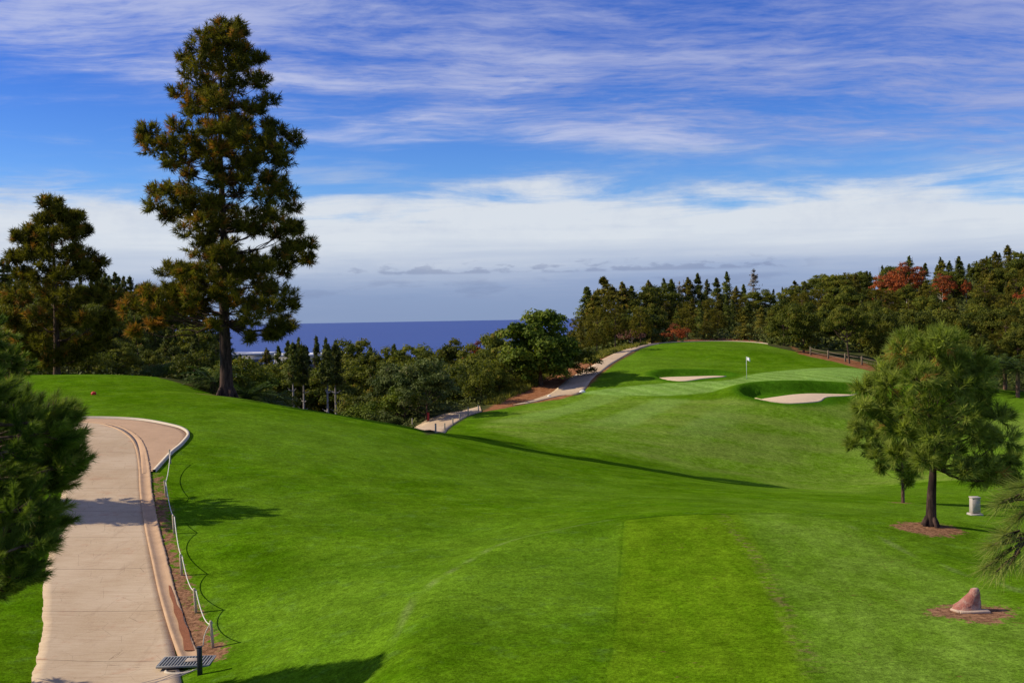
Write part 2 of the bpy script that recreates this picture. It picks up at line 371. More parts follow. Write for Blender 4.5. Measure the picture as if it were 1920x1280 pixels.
def add_box(mb, c, s, rz=0.0, bev=0.0, tint=0.5, taper=1.0):
    c = np.asarray(c, float); hx, hy, hz_ = np.asarray(s, float) / 2
    b = min(bev, hx * .45, hy * .45, hz_ * .45)
    if b <= 0:
        V = np.array([(sx*hx*(taper if sz > 0 else 1), sy*hy*(taper if sz > 0 else 1), sz*hz_) for sz in (-1, 1) for sx, sy in ((-1,-1),(1,-1),(1,1),(-1,1))])
        F = [np.array([[3,2,1,0],[4,5,6,7],[0,1,5,4],[1,2,6,5],[2,3,7,6],[3,0,4,7]])]
    else:
        rings = []
        for z, ins, tp in ((-hz_, b, 1), (-hz_ + b, 0, 1), (hz_ - b, 0, taper), (hz_, b, taper)):
            x, y = (hx - ins) * tp, (hy - ins) * tp; bb = b if ins == 0 else b * .4
            rings.append([(x-bb,-y,z),(x,-y+bb,z),(x,y-bb,z),(x-bb,y,z),(-x+bb,y,z),(-x,y-bb,z),(-x,-y+bb,z),(-x+bb,-y,z)])
        V = np.array(rings).reshape(-1, 3); q = []
        for r in range(3):
            for j in range(8): q.append([r*8+j, r*8+(j+1)%8, r*8+8+(j+1)%8, r*8+8+j])
        F = [np.array(q), np.array([[*range(8)][::-1]]), np.array([[*range(24, 32)]])]
    cr, sr = math.cos(rz), math.sin(rz)
    V = np.c_[V[:, 0]*cr - V[:, 1]*sr, V[:, 0]*sr + V[:, 1]*cr, V[:, 2]] + c
    base = mb.n; mb.add(V, F[0], tint)
    for f in F[1:]: mb.F.append(f + base)

# ------------------------------------------------------------------ materials
def mat(name):
    m = bpy.data.materials.new(name); m.use_nodes = True; t = NT(m.node_tree)
    b = m.node_tree.nodes['Principled BSDF']; return m, t, b
def simple(name, col, rough=0.7, var=0.25, scale=8.0, bump=0.0, spec=0.3, metal=0.0, coord='Object', bscale=None):
    m, t, b = mat(name); v = t.node('ShaderNodeTexCoord').outputs[coord]
    n = t.noise(v, scale, 5, 0.6)
    t.put(b.inputs['Base Color'], t.mix(n, tuple(c * (1 - var) for c in col), tuple(min(1, c * (1 + var)) for c in col)))
    b.inputs['Roughness'].default_value = rough; b.inputs['Specular IOR Level'].default_value = spec; b.inputs['Metallic'].default_value = metal
    if bump:
        bp = t.node('ShaderNodeBump'); bp.inputs['Strength'].default_value = bump; bp.inputs['Distance'].default_value = 0.03
        t.put(bp.inputs['Height'], t.noise(v, bscale or scale * 3, 6, 0.65)); t.put(b.inputs['Normal'], bp.outputs[0])
    return m
def foliage(name, dark, light, dead, trans=0.25, rnd=0.35, deadth=0.85):
    """tint 0..1 picks between leaf colours of the plant, above deadth it is dry"""
    m, t, b = mat(name); tn = t.attr('tint')
    oi = t.node('ShaderNodeObjectInfo').outputs['Random']
    c = t.mix(t.step(tn, 0.0, deadth), dark, light)
    c = t.mix(t.step(tn, deadth, deadth + .06), c, dead)
    f = t.math('ADD', t.math('MULTIPLY', oi, rnd), 1 - rnd / 2)
    c = t.mix(1.0, c, t.comb(f, f, f), 'MULTIPLY')
    t.put(b.inputs['Base Color'], c); b.inputs['Roughness'].default_value = 0.6; b.inputs['Specular IOR Level'].default_value = 0.08
    tr = t.node('ShaderNodeBsdfTranslucent'); t.put(tr.inputs[0], t.mix(1.0, c, (1.2, 1.3, 0.6), 'MULTIPLY'))
    mx = t.node('ShaderNodeMixShader'); mx.inputs[0].default_value = trans
    t.l.new(b.outputs[0], mx.inputs[1]); t.l.new(tr.outputs[0], mx.inputs[2])
    t.l.new(mx.outputs[0], m.node_tree.nodes['Material Output'].inputs[0]); return m
def bark(name, c1, c2, sc=6.0):
    m, t, b = mat(name); v = t.node('ShaderNodeTexCoord').outputs['Object']
    n = t.noise(t.mapping(v, (1, 1, .22)), sc, 7, 0.7); n3 = t.noise(v, 0.6, 3)
    c = t.mix(t.step(n, 0.38, 0.62), c1, c2); c = t.mix(t.math('MULTIPLY', n3, .4), c, tuple(x * .6 for x in c1))
    t.put(b.inputs['Base Color'], c); b.inputs['Roughness'].default_value = .9; b.inputs['Specular IOR Level'].default_value = .15
    bp = t.node('ShaderNodeBump'); bp.inputs['Strength'].default_value = .9; bp.inputs['Distance'].default_value = .06
    t.put(bp.inputs['Height'], n); t.put(b.inputs['Normal'], bp.outputs[0]); return m

# ground material -------------------------------------------------
def ground_material():
    m, t, b = mat('grass_and_earth')
    pos = t.node('ShaderNodeNewGeometry').outputs['Position']
    big = t.noise(pos, 0.07, 3, .5); mid = t.noise(pos, 0.55, 5, .6); mid2 = t.noise(t.mapping(pos, loc=(31, 7, 0)), 1.7, 5, .65)
    fine = t.noise(pos, 14.0, 5, .75); fine2 = t.noise(t.mapping(pos, (1, .45, 1)), 45.0, 3, .7)
    lawn = t.mix(t.step(mid, .36, .64), (0.058, 0.134, 0.002), (0.090, 0.178, 0.005))
    lawn = t.mix(t.step(big, .38, .66, 0, .6), lawn, (0.120, 0.215, 0.014))
    lawn = t.mix(t.step(mid2, .52, .72, 0, .5), lawn, (0.095, 0.175, 0.026))
    lawn = t.mix(t.step(mid2, .44, .28, 0, .45), lawn, (0.038, 0.095, 0.002))
    # mown fairway with stripes towards the green
    sep = t.node('ShaderNodeSeparateXYZ'); t.put(sep.inputs[0], pos)
    st = t.math('ADD', t.math('MULTIPLY', sep.outputs[0], 0.87), t.math('MULTIPLY', sep.outputs[1], -0.49))
    st = t.math('ADD', st, t.math('MULTIPLY', mid, 1.2))
    wv = t.math('SINE', t.math('MULTIPLY', st, 6.283 / 6.4))
    fcol = t.mix(t.step(mid2, .35, .68), (0.094, 0.182, 0.007), (0.150, 0.244, 0.022))
    fcol = t.mix(t.step(t.noise(t.mapping(pos, (.25, 1, 1)), .35, 4), .4, .65, 0, .55), fcol, (0.180, 0.225, 0.040))
    stripe_on = t.math('MULTIPLY', t.step(sep.outputs[0], 24, 12), t.step(sep.outputs[1], 86, 94))
    fcol = t.mix(t.math('MULTIPLY', t.step(wv, -.5, .6), t.math('MULTIPLY', stripe_on, .55)), fcol, (0.195, 0.300, 0.058))
    fd = t.math('ADD', t.attr('fair'), t.math('MULTIPLY', t.math('SUBTRACT', mid, .5), 2.0))
    c = t.mix(t.step(fd, .9, -.9), lawn, fcol)
    # tees
    teec = t.mix(t.step(t.noise(t.mapping(pos, (1, .3, 1)), 1.6, 5, .65), .3, .7), (0.076, 0.154, 0.003), (0.116, 0.204, 0.006))
    td = t.math('ADD', t.attr('tee'), t.math('MULTIPLY', t.math('SUBTRACT', mid2, .5), .12))
    c = t.mix(t.step(td, .2, -.2), c, teec)
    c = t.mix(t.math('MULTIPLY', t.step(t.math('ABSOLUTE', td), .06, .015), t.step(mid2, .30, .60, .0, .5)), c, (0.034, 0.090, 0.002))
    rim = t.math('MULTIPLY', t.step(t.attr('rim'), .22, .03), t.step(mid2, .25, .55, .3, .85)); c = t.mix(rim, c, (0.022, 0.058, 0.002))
    teeb = t.mix(t.step(t.noise(t.mapping(pos, (1, .4, 1), loc=(9, 2, 0)), 1.1, 6, .65), .32, .68), (0.098, 0.184, 0.010), (0.142, 0.234, 0.024))
    tbd = t.math('ADD', t.attr('teeb'), t.math('MULTIPLY', t.math('SUBTRACT', mid2, .5), .35))
    c = t.mix(t.step(tbd, .6, -.6), c, teeb)
    # worn specks of bare soil on the tees
    sp_ = t.noise(t.mapping(pos, (1, 2.2, 1)), 4.2, 3, .5); spb = t.noise(pos, .9, 2)
    ontee = t.math('MULTIPLY', t.step(t.math('MINIMUM', td, tbd), .0, -.3), t.step(spb, .48, .62))
    c = t.mix(t.math('MULTIPLY', ontee, t.step(sp_, .66, .71, 0, .75)), c, (0.150, 0.085, 0.030))
    seam = t.math('MULTIPLY', t.step(t.math('ABSOLUTE', t.attr('seam')), .30, .04), t.step(t.noise(t.mapping(pos, (1, 1.6, 1)), 3.0, 4, .7), .47, .60))
    c = t.mix(t.math('MULTIPLY', seam, .7), c, (0.165, 0.110, 0.050))
    # dry pale line round the platform
    pale = t.math('MULTIPLY', t.step(t.attr('pale'), .22, .02), t.step(mid, .3, .65, .15, .5))
    c = t.mix(pale, c, (0.190, 0.235, 0.070))
    # faint mower ring on the near slope
    # green
    gw = t.math('SINE', t.math('MULTIPLY', t.math('ADD', sep.outputs[0], t.math('MULTIPLY', sep.outputs[1], .8)), 6.283 / 2.4))
    gcol = t.mix(t.step(gw, -.7, .7), (0.165, 0.280, 0.044), (0.205, 0.325, 0.062))
    gcol = t.mix(t.step(mid, .55, .75, 0, .5), gcol, (0.120, 0.250, 0.045))
    gd = t.math('ADD', t.attr('green'), t.math('MULTIPLY', t.math('SUBTRACT', mid, .5), .6))
    c = t.mix(t.step(gd, .35, -.35), c, gcol)
    # darker green in and round the bunkers, weaker on the putting green
    dd = t.attr('dish'); c = t.mix(t.math('MULTIPLY', t.step(dd, 1.2, .1), t.step(gd, -.3, .3, .3, .8)), c, (0.040, 0.120, 0.004))
    grain = t.math('ADD', t.math('MULTIPLY', fine, .75), t.math('MULTIPLY', fine2, .45))
    patch = t.math('MULTIPLY', t.step(t.noise(t.mapping(pos, loc=(3, 8, 0)), .33, 5, .62), .30, .70, .86, 1.14), t.step(t.noise(pos, 2.3, 5, .7), .30, .70, .84, 1.16))
    gr = t.math('MULTIPLY', patch, t.math('MULTIPLY', t.step(grain, .35, .85, .42, 1.6), t.step(t.noise(pos, 5.0, 4, .7), .30, .70, .84, 1.16)))
    c = t.mix(1.0, c, t.comb(gr, gr, gr), 'MULTIPLY')
    # bare soil / mulch
    soil = t.mix(t.step(fine, .35, .65), (0.190, 0.085, 0.040), (0.330, 0.165, 0.085))
    litter = t.mix(t.step(t.noise(pos, 9, 6, .8), .35, .65), (0.110, 0.052, 0.028), (0.360, 0.190, 0.100))
    dn = t.math('ADD', t.attr('dirt'), t.math('MULTIPLY', t.math('SUBTRACT', t.noise(pos, 3.4, 6, .75), .5), 1.7))
    c = t.mix(t.step(dn, .10, -.06), c, litter)
    rn = t.math('ADD', t.attr('red'), t.math('MULTIPLY', t.math('SUBTRACT', mid, .5), 2.0))
    earth = t.mix(t.step(mid2, .35, .65), (0.200, 0.075, 0.030), (0.330, 0.150, 0.070))
    # wild floor outside the course
    wild = t.mix(t.step(mid, .3, .7), (0.030, 0.045, 0.010), (0.085, 0.080, 0.030))
    cn_ = t.math('ADD', t.attr('course'), t.math('MULTIPLY', t.math('SUBTRACT', mid, .5), .8))
    c = t.mix(t.step(cn_, -.2, .3), c, wild)
    c = t.mix(t.step(rn, .4, -.4), c, earth)
    yn = t.math('ADD', t.attr('dry'), t.math('MULTIPLY', t.math('SUBTRACT', mid, .5), 2.0))
    dryc = t.mix(t.step(mid2, .3, .7), (0.130, 0.140, 0.018), (0.280, 0.230, 0.050))
    c = t.mix(t.step(yn, .5, -.5), c, dryc)
    t.put(b.inputs['Base Color'], c)
    b.inputs['Roughness'].default_value = 1; b.inputs['Specular IOR Level'].default_value = 0.0
    bp = t.node('ShaderNodeBump'); bp.inputs['Strength'].default_value = .55; bp.inputs['Distance'].default_value = .035
    hgt = t.math('ADD', t.math('MULTIPLY', grain, 1.0), t.math('MULTIPLY', mid2, .8))
    t.put(bp.inputs['Height'], hgt); t.put(b.inputs['Normal'], bp.outputs[0])
    return m
MG = ground_material()

def grow(a, b, s0, k):
    o = [a]; s = s0
    while o[-1] < b: s *= k; o.append(o[-1] + s)
    return o
xs = sorted(set(np.round(np.concatenate([np.arange(-62, 62.01, .4), np.array(grow(62, 950, .5, 1.12)), -np.array(grow(62, 950, .5, 1.12))]), 3)))
ys = sorted(set(np.round(np.concatenate([-np.array(grow(-10, 320, 1, 1.25)), np.arange(10, 14, 1), np.arange(14, 40, .25), np.arange(40, 62, .4), np.arange(62, 156, .45), np.array(grow(156, 1300, .6, 1.04))]), 3)))
xs = np.array(xs); ys = np.array(ys)
GX, GY = np.meshgrid(xs, ys); gx = GX.ravel(); gy = GY.ravel(); gz = height(gx, gy)
# under the paved strips the earth sits a hand lower, so it never cuts through the slabs
def under(x, y, z):
    for pl in (PATH_POLY, APRON, LOWPATH, np.vstack([UPL, UPR[::-1]])):
        lo = pl.min(0) - 1; hi = pl.max(0) + 1
        m = (x > lo[0]) & (x < hi[0]) & (y > lo[1]) & (y < hi[1])
        if m.any(): z[m] -= 0.05 * sstep(0.1, -.35, sd_poly(x[m], y[m], pl))
    return z
gz = under(gx, gy, gz)
nx, ny = len(xs), len(ys)
i = np.arange(ny - 1)[:, None] * nx; j = np.arange(nx - 1)[None]
GF = np.stack([i + j, i + j + 1, i + nx + j + 1, i + nx + j], -1).reshape(-1, 4)
gm = MB(); gm.add(np.c_[gx, gy, gz], GF); gme = gm.mesh('ground', MG, True)
def setattr_(me, name, v):
    a_ = me.attributes.new(name, 'FLOAT', 'POINT'); a_.data.foreach_set('value', v.astype('f'))
def sd_cut(L, margin=6.0, line=False, fn=None):
    v = np.full(len(gx), 9.0)
    Ls = L if isinstance(L, list) else [L]
    for l in Ls:
        lo = l.min(0) - margin; hi = l.max(0) + margin
        m = (gx > lo[0]) & (gx < hi[0]) & (gy > lo[1]) & (gy < hi[1])
        q = sd_line(gx[m], gy[m], l) if line else sd_poly(gx[m], gy[m], l)
        v[m] = np.minimum(v[m], q)
    return v
setattr_(gme, 'fair', sd_cut(FAIR)); setattr_(gme, 'tee', sd_cut(TEE)); setattr_(gme, 'teeb', sd_cut(TEEB)); setattr_(gme, 'green', sd_cut(GREEN))
SEAM = ppoly([(1345,962),(1390,1020),(1440,1090),(1480,1170),(1530,1280)])
PALE = [smooth(ppoly([(700,1235),(722,1190),(770,1120),(820,1078),(880,1045),(948,1012),(1060,986),(1150,973)]), 4), smooth(ppoly([(1572,984),(1640,1005),(1720,1042),(1830,1085),(1920,1120)]), 4)]
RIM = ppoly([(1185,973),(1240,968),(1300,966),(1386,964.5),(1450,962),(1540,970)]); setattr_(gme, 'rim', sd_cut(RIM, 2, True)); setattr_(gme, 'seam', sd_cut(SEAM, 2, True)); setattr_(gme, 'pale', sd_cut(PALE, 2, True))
setattr_(gme, 'dish', sd_cut(DISH)); setattr_(gme, 'dirt', sd_cut([DIRT, ROCKD, TREED, TREED2, PINED], 3)); setattr_(gme, 'red', sd_cut([RED, BANKD, HILLD], 4))
setattr_(gme, 'dry', sd_cut(YEL, 4)); setattr_(gme, 'course', sd_cut(COURSE, 6))
tag(link('ground', gme), kind='structure')

# sea --------------------------------------------------------------
m, t, b = mat('sea_water'); pos = t.node('ShaderNodeNewGeometry').outputs['Position']
nn = t.noise(t.mapping(pos, (.0002, .0011, 1)), 3, 6, .65)
t.put(b.inputs['Base Color'], t.mix(nn, (0.010, 0.036, 0.185), (0.020, 0.058, 0.250)))
b.inputs['Roughness'].default_value = .45; b.inputs['Specular IOR Level'].default_value = .42
bp = t.node('ShaderNodeBump'); bp.inputs['Strength'].default_value = .6; bp.inputs['Distance'].default_value = 1.5
t.put(bp.inputs['Height'], t.noise(pos, .05, 6, .6)); t.put(b.inputs['Normal'], bp.outputs[0])
MSEA = m
sm = MB(); SX = 90000.0
gxs = np.linspace(-SX, SX, 25); V = np.array([(x, y, -120.0) for y in gxs for x in gxs]); i = np.arange(24)[:, None] * 25; j = np.arange(24)[None]
sm.add(V, np.stack([i + j, i + j + 1, i + 26 + j, i + 25 + j], -1).reshape(-1, 4)); tag(link('sea', sm.mesh('sea', MSEA)), kind='structure')
# ================================================================== paved things
CONC = simple('concrete_path', (0.43, 0.30, 0.185), .85, .12, .6, .35, .2, bscale=18)
def concrete():
    m, t, b = mat('slab_concrete'); pos = t.node('ShaderNodeNewGeometry').outputs['Position']
    s = t.node('ShaderNodeSeparateXYZ'); t.put(s.inputs[0], pos)
    big = t.noise(pos, .45, 5, .6); brush = t.noise(t.mapping(pos, (.35, 5.5, 1)), 3.2, 5, .65); fine = t.noise(pos, 22, 4, .7)
    c = t.mix(t.step(big, .32, .68), (0.470, 0.345, 0.210), (0.570, 0.440, 0.288))
    c = t.mix(t.step(brush, .35, .68, 0, .5), c, (0.400, 0.265, 0.160))
    c = t.mix(t.step(fine, .4, .75, 0, .3), c, (0.66, 0.50, 0.34))
    st = t.noise(t.mapping(pos, loc=(5, 9, 0)), 1.1, 5, .7); c = t.mix(t.step(st, .56, .72, 0, .6), c, (0.44, 0.23, 0.13))
    st2 = t.noise(t.mapping(pos, (1, .18, 1), (0, 0, R(8)), loc=(15, 3, 0)), 2.6, 5, .7); c = t.mix(t.step(st2, .55, .75, 0, .45), c, (0.33, 0.22, 0.14))
    vo = t.node('ShaderNodeTexVoronoi', feature='DISTANCE_TO_EDGE'); t.put(vo.inputs['Vector'], t.mapping(pos, (.22, .22, .22))); vn = t.math('ADD', vo.outputs['Distance'], t.math('MULTIPLY', t.math('SUBTRACT', t.noise(pos, 3, 5, .7), .5), .05))
    c = t.mix(t.step(t.math('ABSOLUTE', vn), .0035, .001, 0, .55), c, (0.14, 0.09, 0.05))
    # joints every few metres, slightly wavy, and fine cracks between
    yy = t.math('ADD', s.outputs[1], t.math('MULTIPLY', t.noise(pos, .8, 3), .25))
    fr = t.math('ABSOLUTE', t.math('SUBTRACT', t.math('FRACT', t.math('DIVIDE', yy, 3.1)), .5))
    c = t.mix(t.step(fr, .493, .4985, 0, .75), c, (0.13, 0.085, 0.05))
    fr2 = t.math('ABSOLUTE', t.math('SUBTRACT', t.math('FRACT', t.math('DIVIDE', t.math('ADD', yy, .4), .78)), .5))
    c = t.mix(t.math('MULTIPLY', t.step(fr2, .475, .495), t.step(st, .45, .6, 0, .45)), c, (0.28, 0.17, 0.10))
    t.put(b.inputs['Base Color'], c); b.inputs['Roughness'].default_value = .95; b.inputs['Specular IOR Level'].default_value = .04
    bp = t.node('ShaderNodeBump'); bp.inputs['Strength'].default_value = .4; bp.inputs['Distance'].default_value = .01
    t.put(bp.inputs['Height'], t.math('ADD', fine, brush)); t.put(b.inputs['Normal'], bp.outputs[0]); return m
MSLAB = concrete()
def strip_between(name, L, Rr, n, m, lift, mat_, kind='structure', res=260, edge=0.12, ragged=0.0):
    """sheet between two outlines running the same way, draped on the ground, with turned-down edges"""
    def rs(A):
        d = np.r_[0, np.cumsum(np.linalg.norm(np.diff(A, axis=0), axis=1))]; q = np.linspace(0, d[-1], res)
        return np.c_[np.interp(q, d, A[:, 0]), np.interp(q, d, A[:, 1])]
    A, B = rs(np.asarray(L)[:, :2]), rs(np.asarray(Rr)[:, :2])
    if ragged:
        rj = np.random.default_rng(3); A = A + np.c_[np.convolve(rj.normal(0, ragged, res + 4), np.ones(5) / 3, 'valid'), np.zeros(res)]
    tt = np.linspace(0, 1, m)
    G = A[:, None] * (1 - tt)[None, :, None] + B[:, None] * tt[None, :, None]
    z = height(G[..., 0], G[..., 1]).reshape(G.shape[:2]) + lift
    V = np.dstack([G, z]); down = V[:, [0, -1]].copy(); down[..., 2] -= edge
    V = np.concatenate([down[:, :1], V, down[:, 1:]], 1); mm = m + 2
    i = np.arange(res - 1)[:, None] * mm; j = np.arange(mm - 1)[None]
    F = np.stack([i + j, i + j + 1, i + mm + j + 1, i + mm + j], -1).reshape(-1, 4)
    # keep the upper side facing up
    a, b_, c_ = V.reshape(-1, 3)[F[mm // 2][:3]]
    if np.cross(b_ - a, c_ - a)[2] < 0: F = F[:, ::-1]
    mb = MB(); mb.add(V.reshape(-1, 3), F); return tag(link(name, mb.mesh(name, mat_)), kind=kind)
def fill_poly(name, L, lift, mat_, step_=.35, kind='structure', fn=None, edge=.08):
    """sheet filling an outline: star fan of rings round its centre, draped"""
    L = np.asarray(L)[:, :2]; c = L.mean(0); k = 9; rings = [c + (L - c) * r for r in np.linspace(0.08, 1, k)]
    G = np.array(rings); z = height(G[..., 0], G[..., 1]).reshape(G.shape[:2]) + lift
    V = np.dstack([G, z]); dn = V[-1:].copy(); dn[..., 2] -= edge; V = np.concatenate([V, dn]); n = len(L)
    i = np.arange(k)[:, None] * n; j = np.arange(n)[None]; j2 = (j + 1) % n
    F = np.stack([i + j, i + j2, i + n + j2, i + n + j], -1).reshape(-1, 4)
    Vr = V.reshape(-1, 3); a, b_, c_ = Vr[F[0][:3]]
    if np.cross(b_ - a, c_ - a)[2] < 0: F = F[:, ::-1]
    cap = np.arange(n)[::-1] if np.cross(Vr[1]-Vr[0], Vr[2]-Vr[0])[2] < 0 else np.arange(n)
    mb = MB(); mb.add(Vr, F); mb.F.append(np.array([cap])); return tag(link(name, mb.mesh(name, mat_)), kind=kind)
strip_between('cart_path', PATH_L, PATH_R, 0, 14, .035, MSLAB, res=420, ragged=.028)
# apron between the gutter and its kerb: the wedge behind the bend
AP_IN = smooth(poly([(150,792.5),(180,794.5),(222,804.5),(250,823),(260,850),(265,889)]), 6)
AP_OUT = smooth(poly([(150,785),(200,785.5),(262,789),(310,797),(343,806),(353,818),(340,833),(318,852),(288,884)]), 6)
# gutter: a concave channel along the right-hand edge of the path
GUT = smooth(poly([(100,789.5),(180,793),(215,800),(245,815),(262,836),(270,870),(274,920),(280,960),(290,1010),(302,1060),(314,1110),(332,1170),(352,1222),(360,1238)]), 8)
def sweep(name, L, prof, lift, mat_, parent=None, kind='structure', res=220, seed=0, jag=0.0):
    d = np.r_[0, np.cumsum(np.linalg.norm(np.diff(L, axis=0), axis=1))]; q = np.linspace(0, d[-1], res)
    A = np.c_[np.interp(q, d, L[:, 0]), np.interp(q, d, L[:, 1])]
    t = unit(np.gradient(A, axis=0)); n = np.c_[-t[:, 1], t[:, 0]]; z = height(A[:, 0], A[:, 1]) + lift
    prof = np.asarray(prof, float); k = len(prof); rg = np.random.default_rng(seed)
    V = np.zeros((res, k, 3))
    for i, (o, h) in enumerate(prof):
        jj = rg.normal(0, jag, res) if (jag and i in (0, 1)) else 0
        V[:, i, :2] = A + n * (np.asarray(o + jj).reshape(-1, 1)); V[:, i, 2] = z + h
    i = np.arange(res - 1)[:, None] * k; j = np.arange(k - 1)[None]
    F = np.stack([i + j, i + j + 1, i + k + j + 1, i + k + j], -1).reshape(-1, 4)
    mb = MB(); mb.add(V.reshape(-1, 3), F); o = link(name, mb.mesh(name, mat_), parent); return tag(o, kind=kind) if kind else o
GM = simple('gutter_concrete', (0.50, 0.325, 0.19), .95, .30, 2.2, .3, .03)
GML = simple('kerb_concrete', (0.60, 0.50, 0.36), .85, .16, 3.0, .3, .15)
GL = [(.22, -.06), (.20, .058), (.15, .058), (.09, .030), (0, .018), (-.11, .030), (-.16, .062), (-.22, .062), (-.24, -.06)]
sweep('gutter', GUT, GL, .0, GM, res=300, jag=.012)
strip_between('path_apron', AP_IN, AP_OUT, 0, 8, .03, simple('apron_concrete', (0.50, 0.325, 0.195), .95, .22, 1.2, .3, .03), res=80)
kerb = sweep('kerb', smooth(poly([(120,784.5),(200,784.5),(262,788),(310,796),(341,804.5),(353,816),(341,833),(319,852),(289,885)]), 8), [(.065, -.08), (.06, .11), (-.06, .11), (-.065, -.08)], .0, GML, res=160)
strip_between('lower_cart_path', np.vstack([[at(762,812,82)[:2]], poly([(778,801),(800,787),(830,777),(862,772),(900,762)], y0=84)]), np.vstack([[at(808,824,82)[:2]], poly([(818,811),(838,806),(862,788),(880,778),(903,771)], y0=84)]), 0, 6, .05, MSLAB, res=40)
strip_between('upper_cart_path', UPL, UPR, 0, 7, .05, MSLAB, res=90)
msand = simple('bunker_sand', (0.66, 0.49, 0.31), .95, .16, 2.5, .9, .05, bscale=5, coord='Object')
for s_ in SAND: fill_poly('bunker_sand', s_, .05, msand)
# thin sandy track along the crest behind the green
crest = np.array([at(1190,648,150)[:2], at(1240,641,152)[:2], at(1300,637.5,154)[:2], at(1380,638,154)[:2], at(1440,642,151)[:2]])
strip_between('crest_track', smooth(crest, 5), smooth(crest + np.array([0, 3.2]), 5), 0, 4, .10, simple('track_sand', (0.52, 0.40, 0.26), .95, .15, 1), res=40)

gs = simple('gutter_silt', (.26, .105, .055), .98, .3, 9, .5, .02)
strip_between('gutter_silt', poly([(316,1100),(318,1118),(325,1135),(326,1150),(334,1168),(336,1184),(343,1200),(345,1222)]), poly([(319,1100),(327,1118),(331,1135),(342,1150),(345,1168),(354,1184),(357,1200),(365,1222)]), 0, 4, .048, gs, kind='stuff', res=24, edge=.0)
# ================================================================== grate over the drain
steel = simple('galvanised_steel', (0.26, 0.26, 0.25), .7, .2, 20, .1, .2, .2)
blackm = simple('post_paint_and_hole_shade', (0.015, 0.018, 0.024), .5, .2, 12, .1, .4)
g0 = hit(350, 1246); gz0 = hz(*g0)
gr = thing('drain_grate', (g0[0], g0[1], gz0 + .075), 'grey ribbed metal grate lying over the drain opening at the end of the gutter', 'drain grate', rz=R(2))
fr = MB()
for y in (-.34, .34): add_box(fr, (0, y, 0), (1.16, .035, .05), bev=.006)
for x in (-.565, .565): add_box(fr, (x, 0, 0), (.035, .645, .05), bev=.006)
link('frame', fr.mesh('frame', steel), gr)
br = MB()
for k in range(17): add_box(br, (-.53 + k * .06625, 0, .004), (.030, .64, .04))
link('grating', br.mesh('grating', steel), gr)
pl = MB(); add_box(pl, (.13, .02, .032), (.30, .24, .02), bev=.006); link('cover_plate', pl.mesh('cover_plate', simple('worn_plate', (.40, .32, .24), .8, .25, 9, .2)), gr)
dm = simple('drain_shade_black', (0.012, 0.009, 0.008), .7, .3, 9)  # near-black colour stands in for the shade inside the drain
pt = MB(); add_box(pt, (0, 0, -.035), (1.08, .60, .02)); link('pit_shade_sheet', pt.mesh('pit_shade_sheet', dm), gr)  # dark sheet under the bars, paints the gaps as shade
mouth = thing('drain_pipe', (g0[0] - .02, g0[1] - .42, gz0 - .02), 'dark round drain mouth with a pale concrete rim under the grate', 'drain')
hb = MB(); an = np.linspace(math.pi, 2 * math.pi, 19)
Vp = [(0.0, 0, .03)] + [(math.cos(q) * .27, -.03 + math.sin(q) * .17, .035) for q in an]; hb.add(Vp, [[0, k, k + 1] for k in range(1, 19)])
link('opening', hb.mesh('opening', dm), mouth)  # flat half disc, the dark of the pipe mouth is its colour
rm = MB(); add_tube(rm, [(math.cos(q) * .30, -.03 + math.sin(q) * .20, .03) for q in an], .035, 8); link('rim', rm.mesh('rim', GML), mouth)
p0 = hit(375, 1264)
bp_ = thing('black_post', (p0[0], p0[1], hz(*p0) - .05), 'short black square post beside the metal drain grate', 'post')
q = MB(); add_box(q, (0, 0, .32), (.095, .095, .64), bev=.008); link('shaft', q.mesh('shaft', blackm), bp_)
q = MB(); add_box(q, (0, 0, .647), (.115, .115, .022), bev=.006); link('cap', q.mesh('cap', blackm), bp_)
# cables curling out of the drain
cb = MB(); base = np.array([g0[0], g0[1] - .62, gz0 - .1])
for s_, (dx, lx) in enumerate(((-.15, -.75), (.05, -.3), (.22, -.62))):
    cb_p = smooth([base + (dx + .16, .12, .18), base + (dx, -.05, .16), base + (dx - .22, -.28, .13), base + (lx - .1, -.62, .10)], 6); cb_p[:, 2] = height(cb_p[:, 0], cb_p[:, 1]) + .03
    add_tube(cb, cb_p, .014, 6)
tag(link('cable', cb.mesh('cable', simple('grey_cable', (.30, .25, .22), .6, .2))), 'tangle of thin pale cables on the ground in front of the drain', 'cable')

# ================================================================== rope fence
wood = simple('weathered_post', (0.52, 0.42, 0.29), .85, .25, 22, .4, .1)
ropem = simple('white_rope', (0.72, 0.68, 0.56), .85, .12, 60, .5, .1)
POSTS = [((318,842),(320,869),50),((309,900),(312,932),44),((325,965),(327,1000),38),((339,1038),(341,1078),0),((365,1102),(368,1148),0),((396,1163),(400,1213),0)]
fence = None; tops = []
for (tp, bt, _) in POSTS:
    xy = hit(*bt); z = hz(*xy); top = at(tp[0], tp[1], xy[1] / 1.0); top[0] = xy[0] + (tp[0] - bt[0]) / FOC * xy[1]
    if fence is None: fence = thing('rope_fence', (xy[0], xy[1], z), 'low white rope slung between six slim pale wooden posts along the cart path', 'rope fence'); org = np.array([xy[0], xy[1], z])
    h = top[2] - z; q = MB(); a_ = np.array([xy[0], xy[1], z - .12]) - org; b_ = np.array([top[0], top[1], z + h]) - org
    add_tube(q, [a_, a_ * .5 + b_ * .5, b_ - (0, 0, .02), b_], [.036, .035, .034, .026], 10); link('post', q.mesh('post', wood), fence)
    tops.append(b_ - (0, 0, .05))
